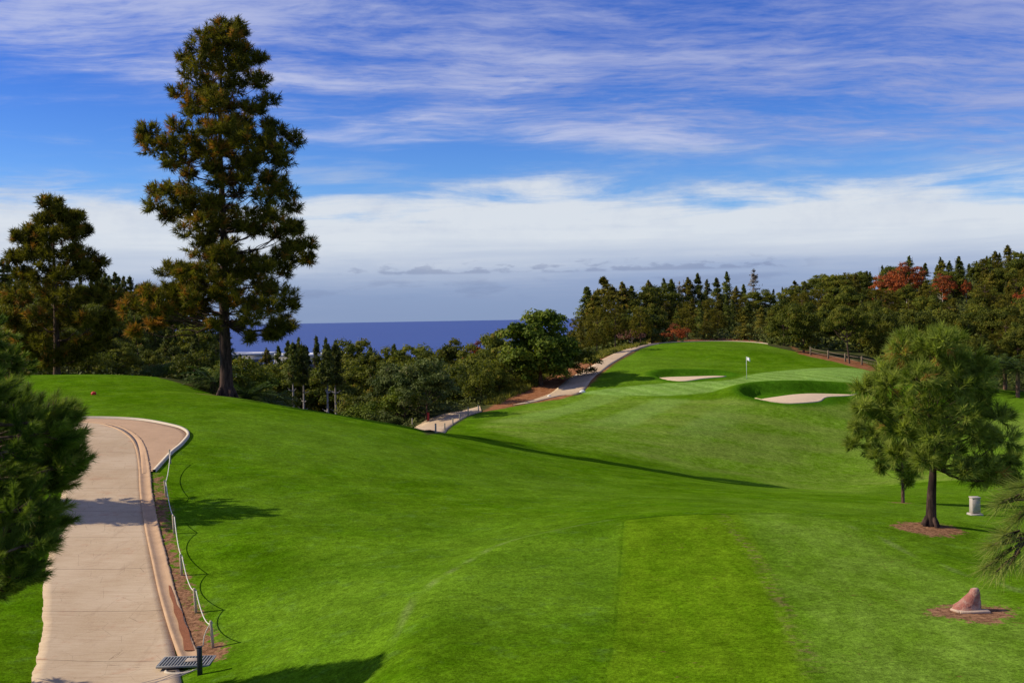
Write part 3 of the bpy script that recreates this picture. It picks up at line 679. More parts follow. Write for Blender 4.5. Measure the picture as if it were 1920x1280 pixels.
for k in range(5):
    a_, b_ = tops[k], tops[k + 1]; L = np.linspace(0, 1, 22); path = a_ + (b_ - a_) * L[:, None]; path[:, 2] -= 4 * L * (1 - L) * (.30 if k else .22)
    w_ = path + org; g_ = height(w_[:, 0], w_[:, 1]) + .03; path[:, 2] = np.maximum(path[:, 2], g_ - org[2])
    path[:, :2] += np.array([.045, 0]); q = MB(); add_tube(q, path, .013, 7); link('rope', q.mesh('rope', ropem), fence)
a_ = tops[-1]; e_ = a_ + np.array([-.17, -.05, -.52]); q = MB(); L = np.linspace(0, 1, 10)[:, None]; pth = a_ + (e_ - a_) * L; pth[:, 0] -= .05 * np.sin(L[:, 0] * 3.14); add_tube(q, pth, .012, 7); link('rope', q.mesh('rope', ropem), fence)

# ================================================================== tee furniture
rock_m, t_, b_n = mat('red_sandstone'); pos = t_.node('ShaderNodeTexCoord').outputs['Object']
nn = t_.noise(pos, 7, 7, .7); n2_ = t_.noise(t_.mapping(pos, (1, 1, 1.2)), 4, 5, .7)
t_.put(b_n.inputs['Base Color'], t_.mix(t_.step(n2_, .4, .65), t_.mix(nn, (.25, .075, .05), (.42, .16, .11)), (.50, .33, .24))); b_n.inputs['Roughness'].default_value = .9
bp = t_.node('ShaderNodeBump'); bp.inputs['Strength'].default_value = 1; bp.inputs['Distance'].default_value = .05; t_.put(bp.inputs['Height'], nn); t_.put(b_n.inputs['Normal'], bp.outputs[0])
def lumpy(pts_h, seed, n=18):
    """closed loft: list of (z, rx, ry, cx, cy)"""
    rg = np.random.default_rng(seed); V = []
    fac = 1 + rg.normal(0, .10 if n > 8 else .16, n)
    for (z, rx, ry, cx_, cy_) in pts_h:
        f = fac * (1 + rg.normal(0, .045, n))
        for k in range(n):
            q_ = k / n * 6.2832; V.append((cx_ + math.cos(q_) * rx * f[k], cy_ + math.sin(q_) * ry * f[k], z + rg.normal(0, .006)))
    m_ = len(pts_h); F = [[r * n + k, r * n + (k + 1) % n, (r + 1) * n + (k + 1) % n, (r + 1) * n + k] for r in range(m_ - 1) for k in range(n)]
    return np.array(V), np.array(F), n, m_
rk = hit(1815, 1146); rz_ = hz(*rk)
rt = thing('tee_marker_rock', (rk[0], rk[1], rz_), 'pointed red sandstone boulder on a flat slab in a bare soil oval', 'marker stone')
V, F, n_, m_ = lumpy([(.0, .27, .18, -.03, .02), (.09, .255, .175, -.01, .02), (.17, .215, .15, .03, .02), (.27, .155, .125, .09, .02), (.36, .105, .10, .135, .02), (.425, .075, .07, .155, .02), (.45, .045, .04, .15, .02)], 6, 10)
q = MB(); q.add(V, F); q.F.append(np.array([np.arange(n_) + (m_ - 1) * n_])); link('rock', q.mesh('rock', rock_m), rt)
q = MB(); add_box(q, (.06, -.15, .02), (.60, .17, .055), rz=R(-2), bev=.015); add_box(q, (-.24, -.05, .02), (.14, .25, .05), rz=R(20), bev=.015); link('stone_slab', q.mesh('stone_slab', simple('pale_stone', (.50, .36, .25), .9, .2, 12, .4)), rt)

pk = hit(1828, 965)
pil = thing('stone_pillar', (pk[0], pk[1], hz(*pk) - .03), 'short pale stone pillar with a square foot standing on the grass right of the pine', 'pillar')
pm = simple('pale_pillar_stone', (.42, .36, .30), .85, .15, 9, .3)
q = MB(); add_box(q, (0, 0, .05), (.50, .46, .11), bev=.02); link('base', q.mesh('base', pm), pil)
q = MB(); add_box(q, (0, 0, .42), (.34, .32, .60), bev=.02, taper=.97); link('shaft', q.mesh('shaft', pm), pil)
q = MB(); add_box(q, (0, 0, .74), (.37, .35, .05), bev=.018); link('cap', q.mesh('cap', pm), pil)

fk = hit(1400, 710); fz = hz(*fk)
fl = thing('golf_flag', (fk[0], fk[1], fz), 'small white flag on a thin pole standing in the hole of the putting green', 'golf flag', rz=R(-35))
q = MB(); add_tube(q, [(0, 0, -.1), (0, 0, 1.2), (0, 0, 2.28)], [.022, .02, .018], 8); link('pole', q.mesh('pole', simple('pole_white', (.75, .75, .72), .4, .05)), fl)
q = MB(); nU, nV = 9, 6
Vf = [(.02 + u / (nU - 1) * .36 , .05 * math.sin(u * .9) * (u / nU), 2.24 - v / (nV - 1) * .30 - .12 * (u / (nU - 1)) ** 1.4 * (1 + .1 * v)) for v in range(nV) for u in range(nU)]
Ff = [[v * nU + u, v * nU + u + 1, (v + 1) * nU + u + 1, (v + 1) * nU + u] for v in range(nV - 1) for u in range(nU - 1)]
Vf = np.array(Vf); Vf[:, 0] -= .2 * (Vf[:, 2] < 2.1) * 0; q.add(Vf, Ff); link('flag', q.mesh('flag', simple('white_cloth', (.85, .85, .83), .8, .04)), fl)
q = MB(); an = np.linspace(0, 2 * math.pi, 16, endpoint=False); q.add([(math.cos(t__) * .09, math.sin(t__) * .09, .03) for t__ in an], [list(range(16))]); link('hole', q.mesh('hole', blackm), fl)  # flat black disc stands in for the shade inside the cup

# red tee marker on the far left tee, plates
def marker(px, py, Yd, col_name, col, label, s=.2):
    xy = hit(px, py) if Yd is None else np.array(at(px, py, Yd)[:2]); z = hz(*xy)
    o = thing('tee_marker', (xy[0], xy[1], z), label, 'tee marker')
    mm = simple(col_name, col, .5, .1); q = MB()
    V, F, n_, m_ = lumpy([(.0, s * .9, s * .8, 0, 0), (s * .5, s, s * .9, 0, 0), (s * .95, s * .8, s * .7, 0, 0), (s * 1.2, s * .35, s * .3, 0, 0)], 5, 14)
    q.add(V, F); q.F.append(np.array([np.arange(n_) + (m_ - 1) * n_])); link('marker_body', q.mesh('marker_body', mm, True), o)
    q = MB(); add_tube(q, [(0, 0, -.15), (0, 0, .05)], .02, 6); link('spike', q.mesh('spike', steel), o)
marker(176, 729.5, 70, 'red_marker_paint', (.55, .03, .015), 'red tee marker on the flat grass of the left-hand tee', .17)
wm = hit(1090, 736); o = thing('marker_stone', (wm[0] + .1, wm[1] + .2, hz(*wm)), 'small white painted stone at the corner of the path and fairway', 'stone')
q = MB(); V, F, n_, m_ = lumpy([(-.05, .30, .2, 0, 0), (.12, .28, .2, .02, 0), (.22, .18, .12, .03, 0), (.26, .06, .05, .03, 0)], 8, 14); q.add(V, F); q.F.append(np.array([np.arange(n_) + (m_ - 1) * n_])); link('stone_body', q.mesh('stone_body', simple('white_stone', (.8, .76, .66), .8, .1)), o)
wm = hit(1030, 744); o = thing('marker_stone', (wm[0], wm[1] + .2, hz(*wm)), 'smaller white stone lying on the left side of the far cart path', 'stone')
q = MB(); V, F, n_, m_ = lumpy([(-.05, .2, .15, 0, 0), (.1, .19, .14, 0, 0), (.18, .08, .07, 0, 0)], 9, 12); q.add(V, F); q.F.append(np.array([np.arange(n_) + (m_ - 1) * n_])); link('stone_body', q.mesh('stone_body', bpy.data.materials['white_stone']), o)
# small bollards by the low path
bolm = simple('grey_bollard_wood', (.34, .30, .22), .85, .2, 12)
redp = simple('red_post_paint', (.40, .035, .02), .6, .15, 9)
def post(px, pb, h, w_, m_, label, grp=None, nm='wooden_post', Yd=None, capm=None):
    xy = hit(px, pb) if Yd is None else np.array(at(px, pb, Yd)[:2]); z = hz(*xy)
    o = thing(nm, (xy[0], xy[1], z), label, 'post', grp, rz=random.random())
    q = MB(); add_box(q, (0, 0, h / 2 - .1), (w_, w_, h + .2), bev=w_ * .15); link('shaft', q.mesh('shaft', m_), o)
    q = MB(); add_box(q, (0, 0, h + .012), (w_ * 1.05, w_ * 1.05, .05), bev=w_ * .2); link('top', q.mesh('top', capm or m_), o)
random.seed(4)
GP = 'posts along the lower cart path'
for k, (px, pb) in enumerate(((817,811),(834,807),(849,797),(862,789),(878,780),(897,772))):
    lab = ['short grey post at the near right corner of the lower cart path', 'low grey post just after the corner post of the lower path', 'low grey post halfway up the right edge of the lower path', 'low grey post past the middle of the lower path edge', 'taller pale post at the top end of the lower path', 'small grey post by the bush at the end of the lower path'][k]
    post(px, pb, .75 if k == 4 else .55, .10, bolm, lab, GP)
post(803, 790, .75, .18, redp, 'red post on the left edge of the lower cart path in front of the bushes', nm='red_post')
post(773, 802, .9, .07, bolm, 'thin grey stake left of the lower cart path at the foot of the bush', nm='stake', Yd=90)

# ranch fence at the right side of the green
fw_m = simple('fence_wood', (.20, .155, .10), .9, .3, 10, 0, .05)
F_PX = [(1520,664,141),(1553,672,137),(1585,680,134),(1616,688,131.5),(1646,697,129)]
pts = [np.array([*at(px, py, Yd)[:2]]) for px, py, Yd in F_PX]; org = np.array([pts[0][0], pts[0][1], hz(*pts[0])])
rf = thing('rail_fence', tuple(org), 'low wooden rail fence with pale posts along the earth bank beside the green', 'fence'); tp = []
for p_ in pts:
    z = hz(*p_); q = MB(); add_box(q, np.array([p_[0], p_[1], z + .45]) - org, (.20, .20, 1.2), bev=.03); link('post', q.mesh('post', fw_m), rf); tp.append(np.array([p_[0], p_[1], z]) - org)
for a_, b_ in zip(tp[:-1], tp[1:]):
    for h in (.42, .85): q = MB(); add_tube(q, [a_ + (0, .1, h), (a_ + b_) / 2 + (0, .1, h - .02), b_ + (0, .1, h)], .035, 6); link('rail', q.mesh('rail', fw_m), rf)

# ================================================================== far buildings and boat
wallm = simple('white_render', (.80, .76, .70), .8, .06, .5); glass = simple('dark_glass', (.03, .04, .06), .15, .2, 1, spec=.6)
def house(px, pt, Yd, w_, d_, h_, label, roofm, nwin=4, rz=0, eave=.5, depth=6.0):
    c_ = at(px, pt, Yd); g = hz(c_[0], c_[1]); o = thing('house', (c_[0], c_[1], c_[2] - h_), label, 'house', rz=rz)
    q = MB(); add_box(q, (0, 0, h_ / 2 - depth / 2), (w_, d_, h_ + depth), bev=.03); link('wall', q.mesh('wall', wallm), o)
    q = MB(); add_box(q, (0, 0, h_ + .22), (w_ + 2 * eave, d_ + 2 * eave, .38), bev=.04); link('roof', q.mesh('roof', roofm), o)
    for k in range(nwin):
        q = MB(); x_ = -w_ / 2 + (k + .5) * w_ / nwin; add_box(q, (x_, -d_ / 2 - .01, h_ * .52), (w_ / nwin * .72, .08, h_ * .55), bev=.01); wn = link('window', q.mesh('window', glass), o)
        q = MB(); add_box(q, (x_, -d_ / 2 - .05, h_ * .22), (w_ / nwin * .8, .16, .10), bev=.01); link('sill', q.mesh('sill', wallm), wn)
    return o
flat = simple('pale_flat_roof', (.78, .76, .72), .8, .05, .5)
house(545, 667, 232, 22, 12, 6.5, 'long white flat-roofed building with a dark glass front behind the tall slender trees', flat, 6, depth=20)
house(470, 665, 215, 7.5, 8, 3.6, 'small bright white house just right of the big pine trunk, partly behind shrubs', flat, 2, depth=14)
house(590, 697, 190, 3.5, 4, 2.4, 'tiny white house glimpsed between the bare pale trunks', flat, 1, depth=9)
house(1862, 712, 139, 9, 6, 2.6, 'low cream house behind the right-hand pine next to the palms', simple('grey_tile', (.45, .38, .34), .8, .15, 2), 3, rz=R(-8), depth=3)
bx = at(671, 640, 7600); bx *= -120 / bx[2]
bt = thing('sailboat', (bx[0], bx[1], -120), 'tiny white sailboat far out on the blue sea', 'boat')
q = MB(); V, F, n_, m_ = lumpy([(-.5, 5, 1.2, 0, 0), (.6, 7.5, 2, 0, 0), (1.6, 8.5, 2.3, 0, 0)], 2, 16); q.add(V, F); q.F.append(np.array([np.arange(n_) + 2 * n_])); link('hull', q.mesh('hull', flat), bt)
q = MB(); q.add([(-6, -.1, 3), (2, -.1, 3), (1.5, -.1, 24), (-6, .1, 3), (2, .1, 3), (1.5, .1, 24), (2.4, 0, 3), (8, 0, 2.6), (2.2, 0, 20)], [[0, 1, 2], [5, 4, 3], [6, 7, 8]]); link('sail', q.mesh('sail', flat), bt)
q = MB(); add_tube(q, [(2.1, 0, 1), (2.0, 0, 26)], .2, 6); link('mast', q.mesh('mast', flat), bt)
# ================================================================== vegetation builders
def blades(mb, P, D, L, Wd, spread, K, rg, tint, jit=.25, along=0.0):
    """tufts of thin needles: K blades fan out round direction D from every P"""
    P = np.repeat(P, K, 0); D = np.repeat(unit(D), K, 0); n = len(P); P = P + D * rg.uniform(-along, along, (n, 1))
    tint = np.repeat(tint, K) if not np.isscalar(tint) else np.full(n, tint)
    d = unit(D + rg.normal(0, spread, (n, 3))); d[:, 2] -= .05; d = unit(d)
    s = unit(np.cross(d, rg.normal(0, 1, (n, 3)))) * (Wd / 2)
    l = (L * (1 + rg.uniform(-jit, jit, n)))[:, None]
    V = np.stack([P - s, P + s, P + d * l * .6 + s * .8, P + d * l], 1).reshape(-1, 3)
    # a kite: base edge, shoulder, tip
    F = np.arange(n)[:, None] * 4 + np.array([[0, 1, 2, 3]])
    mb.add(V, F, np.clip(np.repeat(tint + rg.normal(0, .05, n), 4), 0, 1))
def leaves(mb, P, N, size, rg, tint, aspect=.55, rand=.7):
    """leaf-sized kites at P, facing roughly N"""
    n = len(P); N = unit(unit(N) + rg.normal(0, rand, (n, 3))); a = unit(np.cross(N, rg.normal(0, 1, (n, 3)))); b = np.cross(N, a)
    s = (size * (1 + rg.uniform(-.4, .4, n)))[:, None]
    V = np.stack([P - a * s, P - b * s * aspect, P + a * s, P + b * s * aspect], 1).reshape(-1, 3)
    F = np.arange(n)[:, None] * 4 + np.array([[0, 1, 2, 3]])
    mb.add(V, F, np.clip(np.repeat(tint, 4), 0, 1))
def sph(n, rg): return unit(rg.normal(0, 1, (n, 3)))

M_PINE = foliage('pine_needles', (0.050, 0.054, 0.006), (0.225, 0.190, 0.018), (0.380, 0.170, 0.026), .30, .0, .80)
M_PINE_R = foliage('long_pine_needles', (0.115, 0.155, 0.016), (0.390, 0.430, 0.085), (0.450, 0.190, 0.060), .42, .0, .93)
M_NEAR = foliage('near_pine_needles', (0.045, 0.085, 0.010), (0.215, 0.270, 0.040), (0.450, 0.270, 0.130), .35, .0, .90)
M_CON = foliage('conifer_needles', (0.036, 0.052, 0.009), (0.150, 0.165, 0.024), (0.200, 0.100, 0.020), .22, .55, .90)
M_RUST = foliage('olive_brown_needles', (0.070, 0.070, 0.008), (0.220, 0.185, 0.020), (0.260, 0.125, 0.024), .25, .45, .86)
M_BRO = foliage('broad_leaves', (0.050, 0.068, 0.008), (0.190, 0.190, 0.020), (0.24, 0.15, 0.02), .3, .55, .95)
M_OAK = foliage('bright_broad_leaves', (0.055, 0.090, 0.008), (0.190, 0.225, 0.024), (0.22, 0.18, 0.03), .28, .2, .95)
M_OLIVE = foliage('grey_green_leaves', (0.048, 0.072, 0.015), (0.150, 0.175, 0.045), (0.22, 0.19, 0.08), .2, .3, .94)
M_RED = foliage('russet_leaves', (0.180, 0.055, 0.022), (0.460, 0.105, 0.024), (0.22, 0.14, 0.06), .2, .25, .90)
M_PINKB = foliage('pinkish_twigs', (0.170, 0.080, 0.055), (0.330, 0.160, 0.110), (0.2, 0.1, 0.05), .1, .2, .9)
M_PALE = foliage('pale_dry_needles', (0.140, 0.120, 0.090), (0.300, 0.260, 0.200), (0.2, 0.12, 0.06), .1, .2, .9)
M_PALM = foliage('palm_leaves', (0.035, 0.070, 0.010), (0.130, 0.180, 0.030), (0.20, 0.13, 0.04), .2, .3, .92)
B_DARK = bark('dark_pine_bark', (0.030, 0.018, 0.014), (0.110, 0.066, 0.048), 5)
B_MID = bark('brown_bark', (0.055, 0.034, 0.022), (0.190, 0.120, 0.080), 7)
B_RED = bark('red_brown_bark', (0.070, 0.038, 0.026), (0.260, 0.150, 0.105), 9)
B_PALE = bark('pale_grey_bark', (0.280, 0.240, 0.200), (0.560, 0.500, 0.430), 4)

def branch_path(a, b, rg, sag=.12, n=7, wob=.05):
    L = np.linspace(0, 1, n)[:, None]; d = np.linalg.norm(b - a); p = a + (b - a) * L
    p[:, 2] -= (np.sin(L[:, 0] * math.pi) * sag * d); p[1:-1] += rg.normal(0, wob * d / 3, (n - 2, 3)); return p

def clump_pine(name, base, clumps, Yd, label, trunk_top, r0, lean, seed, leafm, barkm, blade, tufts_per, K, spread, crown_w=None, deadf=None, extra=(), trunk_pts=None, grp=None, roots=0, depthk=.8, bsides=7, bk=1.0, up=.35, zmin=.06, cat='pine tree', dup=True, twig=.5, nb=.9):
    """pine grown branch by branch to clumps of needle tufts. clumps: (px, py, radius px) around distance Yd; depth spread comes from the crown's width"""
    rg = np.random.default_rng(seed); o = thing(name, tuple(base), label, cat, grp); base = np.asarray(base)
    top = trunk_top - base
    tp = np.array([[0, 0, -.4], *( [] if trunk_pts is None else trunk_pts ), top]) if trunk_pts is not None else np.array([[0, 0, -.4], [0.02 * top[2] * lean, 0, top[2] * .3], [top[0] * .6, 0, top[2] * .65], top])
    tp = smooth(tp, 8); tl = np.linspace(0, 1, len(tp))
    rad = r0 * (1 - tl) ** .85 + .02 * r0 + r0 * .55 * np.exp(-tl * 28)
    tm = MB(); add_tube(tm, tp, rad, 16)
    for k in range(roots):
        q_ = k / roots * 6.283 + rg.uniform(-.3, .3); add_tube(tm, [(math.cos(q_) * r0 * .6, math.sin(q_) * r0 * .6, r0 * 1.6), (math.cos(q_) * r0 * 1.25, math.sin(q_) * r0 * 1.25, r0 * .4), (math.cos(q_) * r0 * 1.9, math.sin(q_) * r0 * 1.9, -.25)], [r0 * .35, r0 * .36, r0 * .2], 7)
    link('trunk', tm.mesh('trunk', barkm, True), o)
    pos_, rr, dead = [], [], []
    C3 = np.array([(*at(px, py, Yd), r / FOC * Yd) for px, py, r in clumps]); ax = base[0] + top[0] * np.clip((C3[:, 2] - base[2]) / top[2], 0, 1)
    dx = C3[:, 0] - ax
    for k in range(len(C3)):
        near = np.abs(C3[:, 2] - C3[k, 2]) < crown_w * .35
        wdt = max(np.abs(dx[near]).max(), .3) + C3[k, 3] * .3
        lim = math.sqrt(max(wdt ** 2 - dx[k] ** 2, 0)) * depthk
        s_ = 1 if k % 2 else -1; y_ = s_ * rg.uniform(.25, 1.0) * lim
        pos_.append((C3[k, 0], C3[k, 1] + y_, C3[k, 2])); rr.append(C3[k, 3]); dead.append(deadf(clumps[k]) if deadf else 0)
        if dup and lim > wdt * .45:
            pos_.append((C3[k, 0] + rg.normal(0, .15) * C3[k, 3], C3[k, 1] - y_ * rg.uniform(.5, 1), C3[k, 2] + rg.normal(0, .3) * C3[k, 3])); rr.append(C3[k, 3]); dead.append(dead[-1] * .6)
    pos_ = np.array(pos_) - base; rr = np.array(rr)
    bm_, nm = MB(), MB()
    for p_, r_, dd in zip(pos_, rr, dead):
        hd_ = math.hypot(p_[0] - 0, p_[1]); zt = np.clip(p_[2] - hd_ * up - .1, top[2] * zmin, top[2] * .985)
        a_ = tp[np.argmin(np.abs(tp[:, 2] - zt))]; path = branch_path(a_, p_, rg, .10 if hd_ > .5 else 0)
        rb = bk * r0 * (.10 + .16 * min(1, hd_ / (crown_w + .01))) * (1 - zt / top[2] * .5)
        add_tube(bm_, path, np.linspace(rb, rb * .28, len(path)), 6)
        # twigs and tufts
        n = max(4, int(tufts_per * rg.uniform(.8, 1.2))); s3 = sph(n, rg) * (rg.uniform(.25, 1, n) ** .5)[:, None]
        s3[:, 2] *= .8; Q = p_ + s3 * r_ * nb
        for q_ in Q[:max(3, n // 3)]:
            add_tube(bm_, [path[-2] * .5 + path[-1] * .5, (path[-1] + q_) / 2 + rg.normal(0, .03, 3), q_], [rb * .3, rb * .2, rb * .1], 4)
        D = unit(s3 + (0, 0, twig)); tt = rg.uniform(.05, .75, n)
        if dd > 0: tt = np.where(rg.uniform(0, 1, n) < dd, .97, tt)
        blades(nm, Q, D, blade[0], blade[1], spread, K, rg, tt, .25, blade[0] * .55)
    for e_ in extra:
        add_tube(bm_, [tp[np.argmin(np.abs(tp[:, 2] - e_[0][2]))], (np.array(e_[0]) + e_[1]) / 2 + (0, 0, .1), e_[1]], [.05, .035, .012], 5)
    link('branches', bm_.mesh('branches', barkm, True), o); link('needles', nm.mesh('needles', leafm), o)
    return o

# ------------------------------------------------------------------ the tall pine
BP = [(419,54,20),(443,54,17),(392,68,17),(381,89,19),(440,78,20),(412,85,22),(350,116,14),(460,102,17),(488,113,12),(385,123,22),(426,120,24),(460,130,19),(495,157,17),(371,157,21),(337,175,17),(399,171,22),(440,164,20),(502,185,16),(474,205,20),(426,212,24),(368,199,23),
(385,233,25),(347,247,18),(412,247,25),(443,243,21),(296,261,18),(275,264,13),(306,288,21),(340,281,23),(371,281,23),(402,288,25),(474,254,18),(512,243,15),(550,257,16),(519,274,23),(522,298,20),(481,285,21),(447,267,20),(340,316,13),(457,309,15),(490,314,12),
(289,357,16),(296,388,18),(330,357,16),(323,408,13),(345,378,14),(375,367,21),(399,384,23),(371,401,20),(471,346,17),(512,340,16),(529,357,18),(509,384,23),(546,384,15),(529,412,20),(481,398,17),(371,439,20),(416,330,14),(402,425,18),(545,425,14),
(390,470,21),(405,492,23),(450,477,16),(500,432,14),(470,430,13),(551,462,14),(577,459,16),(574,485,12),(536,481,16),(480,496,21),(517,507,18),(450,507,22),(420,515,21),(487,534,24),(529,545,19),(455,541,17),(532,575,18),(487,575,24),(455,570,15),(499,605,20),(532,612,14),(484,627,10),(430,609,12),(512,628,10),
(382,511,16),(360,515,18),(326,511,18),(330,545,18),(360,552,20),(382,541,13),(300,549,15),(259,549,16),(262,575,19),(270,605,16),(322,575,20),(292,582,16),(341,582,11),(245,560,10),(258,622,9),(345,562,17),(368,578,13),(310,566,15),(372,532,17),(352,538,15),(395,560,13)] + [(420 + (7 if k_ % 2 else -7), 190 + k_ * 33, 15) for k_ in range(12)]
xy = np.array(at(425, 741, 74)[:2]); BPB = np.array([xy[0], xy[1], hz(*xy)]); ttop = at(419, 48, 74)
def dead1(c):
    if c[0] < 285 and c[1] > 560: return .5
    if c[1] > 505 and c[0] < 350: return .2
    if 395 < c[0] < 430 and 230 < c[1] < 340: return .3
    return .13 if c[0] < 440 else .06
clump_pine('tall_pine', BPB, BP, 74, 'very tall irregular dark pine with a thick bare lower trunk at the lawn edge', ttop, .46, .5, 11, M_PINE, B_DARK, (.41, .046), 29, 30, .85, 5.2, dead1, roots=6, nb=1.0, zmin=.20, bk=.62,
           trunk_pts=[(0.0, 0, 2.5), (-.05, 0, 6), (.05, 0, 11), (-.05, 0, 18)])

# ------------------------------------------------------------------ the second, leaning on the left
LP = [(97,383,13),(85,408,17),(112,404,14),(142,405,8),(70,435,15),(100,440,22),(130,438,18),(150,430,9),(40,445,10),(35,478,15),(70,475,22),(110,480,26),(150,475,20),(180,490,13),(50,515,19),(90,520,26),(140,515,24),(175,512,14),(60,550,24),(110,560,28),(160,555,22),(197,560,18),(214,572,10),(40,590,20),(90,600,26),(140,600,24),(185,598,18),(60,630,17),(110,640,20),(155,638,16),(203,616,11),(28,560,14),(82,668,14),(60,655,16),(130,665,16),(110,675,14),(160,662,13),(185,640,14),(210,595,14),(45,615,16),(125,400,9),(60,460,14),(165,500,14)]
xy = np.array(at(107, 716, 92)[:2]); b0 = np.array([xy[0], xy[1], hz(*xy)])
clump_pine('bushy_pine', b0, LP, 92, 'broad bushy pine with a rounded conical crown left of the tall pine', at(98, 375, 92), .30, .2, 5, M_PINE, B_MID, (.48, .062), 40, 26, .85, 4.6, lambda c: .16 if c[0] < 120 and c[1] > 500 else .05)

# ------------------------------------------------------------------ the young pine on the right
RP = [(1745,636,17),(1716,640,15),(1772,642,20),(1693,662,21),(1730,660,26),(1772,670,25),(1806,672,22),(1826,694,18),(1655,718,22),(1628,728,15),(1682,702,26),(1722,710,28),(1765,715,28),(1805,715,25),(1838,735,18),(1858,745,11),(1612,762,12),(1642,765,22),(1682,757,26),(1725,765,30),(1770,770,28),(1815,765,26),(1848,775,18),
(1715,815,28),(1760,820,28),(1805,815,26),(1845,812,24),(1878,830,19),(1890,862,11),(1730,862,20),(1775,865,17),(1820,860,26),(1858,868,26),(1850,898,15),(1884,893,9),(1690,800,22),(1700,850,18)]
xy = hit(1745, 985); b0 = np.array([xy[0], xy[1], hz(*xy)]); Yp = xy[1]
clump_pine('young_pine', b0, RP, Yp, 'rounded young pine with long soft bright green needles on the right-hand lawn', at(1745, 632, Yp), .165, 0, 21, M_PINE_R, B_DARK, (.27, .019), 21, 48, .55, 2.7, lambda c: .4 if c[:2] in ((1693,662),) else .02, up=.5, roots=5, twig=.25, nb=1.0, zmin=.30,
           trunk_pts=[(.03, 0, .8), (.08, 0, 1.7), (0, 0, 3.0)])
SP = [(1602,800,12),(1606,835,15),(1630,812,20),(1665,812,24),(1640,852,17),(1676,858,20),(1702,884,12),(1654,878,9),(1650,780,18),(1620,775,14),(1690,830,18),(1704,905,8),(1680,780,16)]
xy = hit(1693, 942); b0 = np.array([xy[0], xy[1], hz(*xy)])
clump_pine('slender_pine', b0, SP, xy[1], 'smaller pine with a thin straight trunk just behind the left side of the young pine', at(1668, 765, xy[1]), .085, 0, 8, M_PINE_R, B_RED, (.28, .024), 30, 34, .6, 1.6, None, up=.5, twig=.25,
           trunk_pts=[(.0, 0, 1.0), (-.05, 0, 2.0)])

# ------------------------------------------------------------------ generic trees, each variant built once
def trunk_mb(h, r, rg, lean=.04, limbs=0, r_c=1.0, z0=.35, flare=.4):
    mb = MB(); top = np.array([rg.normal(0, lean) * h, rg.normal(0, lean) * h, h]); tp = smooth([[0, 0, -.6], [0, 0, h * .12], top * .5 + rg.normal(0, .02 * h, 3) * (1, 1, 0), top], 4)
    tl = np.linspace(0, 1, len(tp)); add_tube(mb, tp, r * (1 - tl * .85) + r * flare * np.exp(-tl * 14), 8)
    for k in range(limbs):
        z = h * rg.uniform(z0, .9); a_ = tp[np.argmin(np.abs(tp[:, 2] - z))]; q_ = rg.uniform(0, 6.28); l_ = r_c * rg.uniform(.5, .95) 
        b_ = a_ + np.array([math.cos(q_) * l_, math.sin(q_) * l_, l_ * rg.uniform(.3, .8)]); add_tube(mb, branch_path(a_, b_, rg, .05, 5), np.linspace(r * .4, r * .08, 5), 5)
    return mb
def conifer(h, r, seed, n=2600, z0=.10, size=.20, droop=.25, power=.8, ragged=.25):
    rg = np.random.default_rng(seed); mb = MB(); nb_ = int(h * 9); zz = np.sort(rg.uniform(z0, .985, nb_)) 
    per = max(6, n // nb_)
    lob = rg.uniform(0, 6.28, 4)
    for t_ in zz:
        q_ = rg.uniform(0, 6.283); R_ = r * (1 - t_) ** power * (1 - ragged + ragged * 2 * rg.uniform(0, 1)) * (1 + .18 * math.sin(q_ * 2 + lob[0]) + .12 * math.sin(t_ * 14 + lob[1])) * min(1, (t_ - z0) * 8 + .55) + .05
        L = rg.uniform(.1, 1, per) ** .7; P = np.c_[math.cos(q_) * R_ * L, math.sin(q_) * R_ * L, np.full(per, t_ * h)]
        P[:, 2] += -droop * R_ * L ** 1.5 + .12 * R_ * L + rg.normal(0, .10 + .05 * R_, per); P[:, :2] += rg.normal(0, .05 + .15 * R_, (per, 2))
        N = np.c_[math.cos(q_) * np.ones(per), math.sin(q_) * np.ones(per), np.full(per, .75)]
        leaves(mb, P, N, size * rg.uniform(.8, 1.2), rg, np.clip(rg.uniform(.1, .85) + rg.normal(0, .12, per), 0, 1), .38, .55)
    P = np.c_[rg.normal(0, .08, 20), rg.normal(0, .08, 20), rg.uniform(.93, 1.02, 20) * h]; leaves(mb, P, P * 0 + (0, 0, 1), size, rg, np.full(20, .5), .3, 1.2)
    return mb
def broad(h, r, seed, n=4200, z0=.3, size=.15, lumps=30, flat_=.8, openness=.0, sub=.36, full=0.0):
    rg = np.random.default_rng(seed); mb = MB(); cz = h * (z0 + (1 - z0) * .52); hz_ = h * (1 - z0) * .52
    D = sph(lumps, rg); D[:, 2] = np.abs(D[:, 2]) * 1.15 - .35 * rg.uniform(0, 1, lumps) ** 1.5; k = rg.uniform(.45, .95, lumps)
    Df = sph(lumps, rg); sel = rg.uniform(0, 1, lumps) < full; D = np.where(sel[:, None], Df, D)
    Cn = np.c_[D[:, 0] * r * k, D[:, 1] * r * k, cz + D[:, 2] * hz_ * k * 1.0]; rr = r * sub * rg.uniform(.6, 1.15, lumps)
    per = n // lumps
    for c_, r_ in zip(Cn, rr):
        s_ = sph(per, rg); s_[:, 2] = np.where(s_[:, 2] < -.3, -s_[:, 2] * .6, s_[:, 2]); k_ = rg.uniform(.35, 1.05, per) ** .5 * (1 + .10 * rg.normal(0, 1, per))
        P = c_ + s_ * (k_ * r_)[:, None] * (1, 1, flat_); tt = np.clip(rg.uniform(.15, .8) + rg.normal(0, .16, per), 0, 1)
        leaves(mb, P, s_ + (0, 0, .25), size, rg, tt, .6, .45)
    return mb
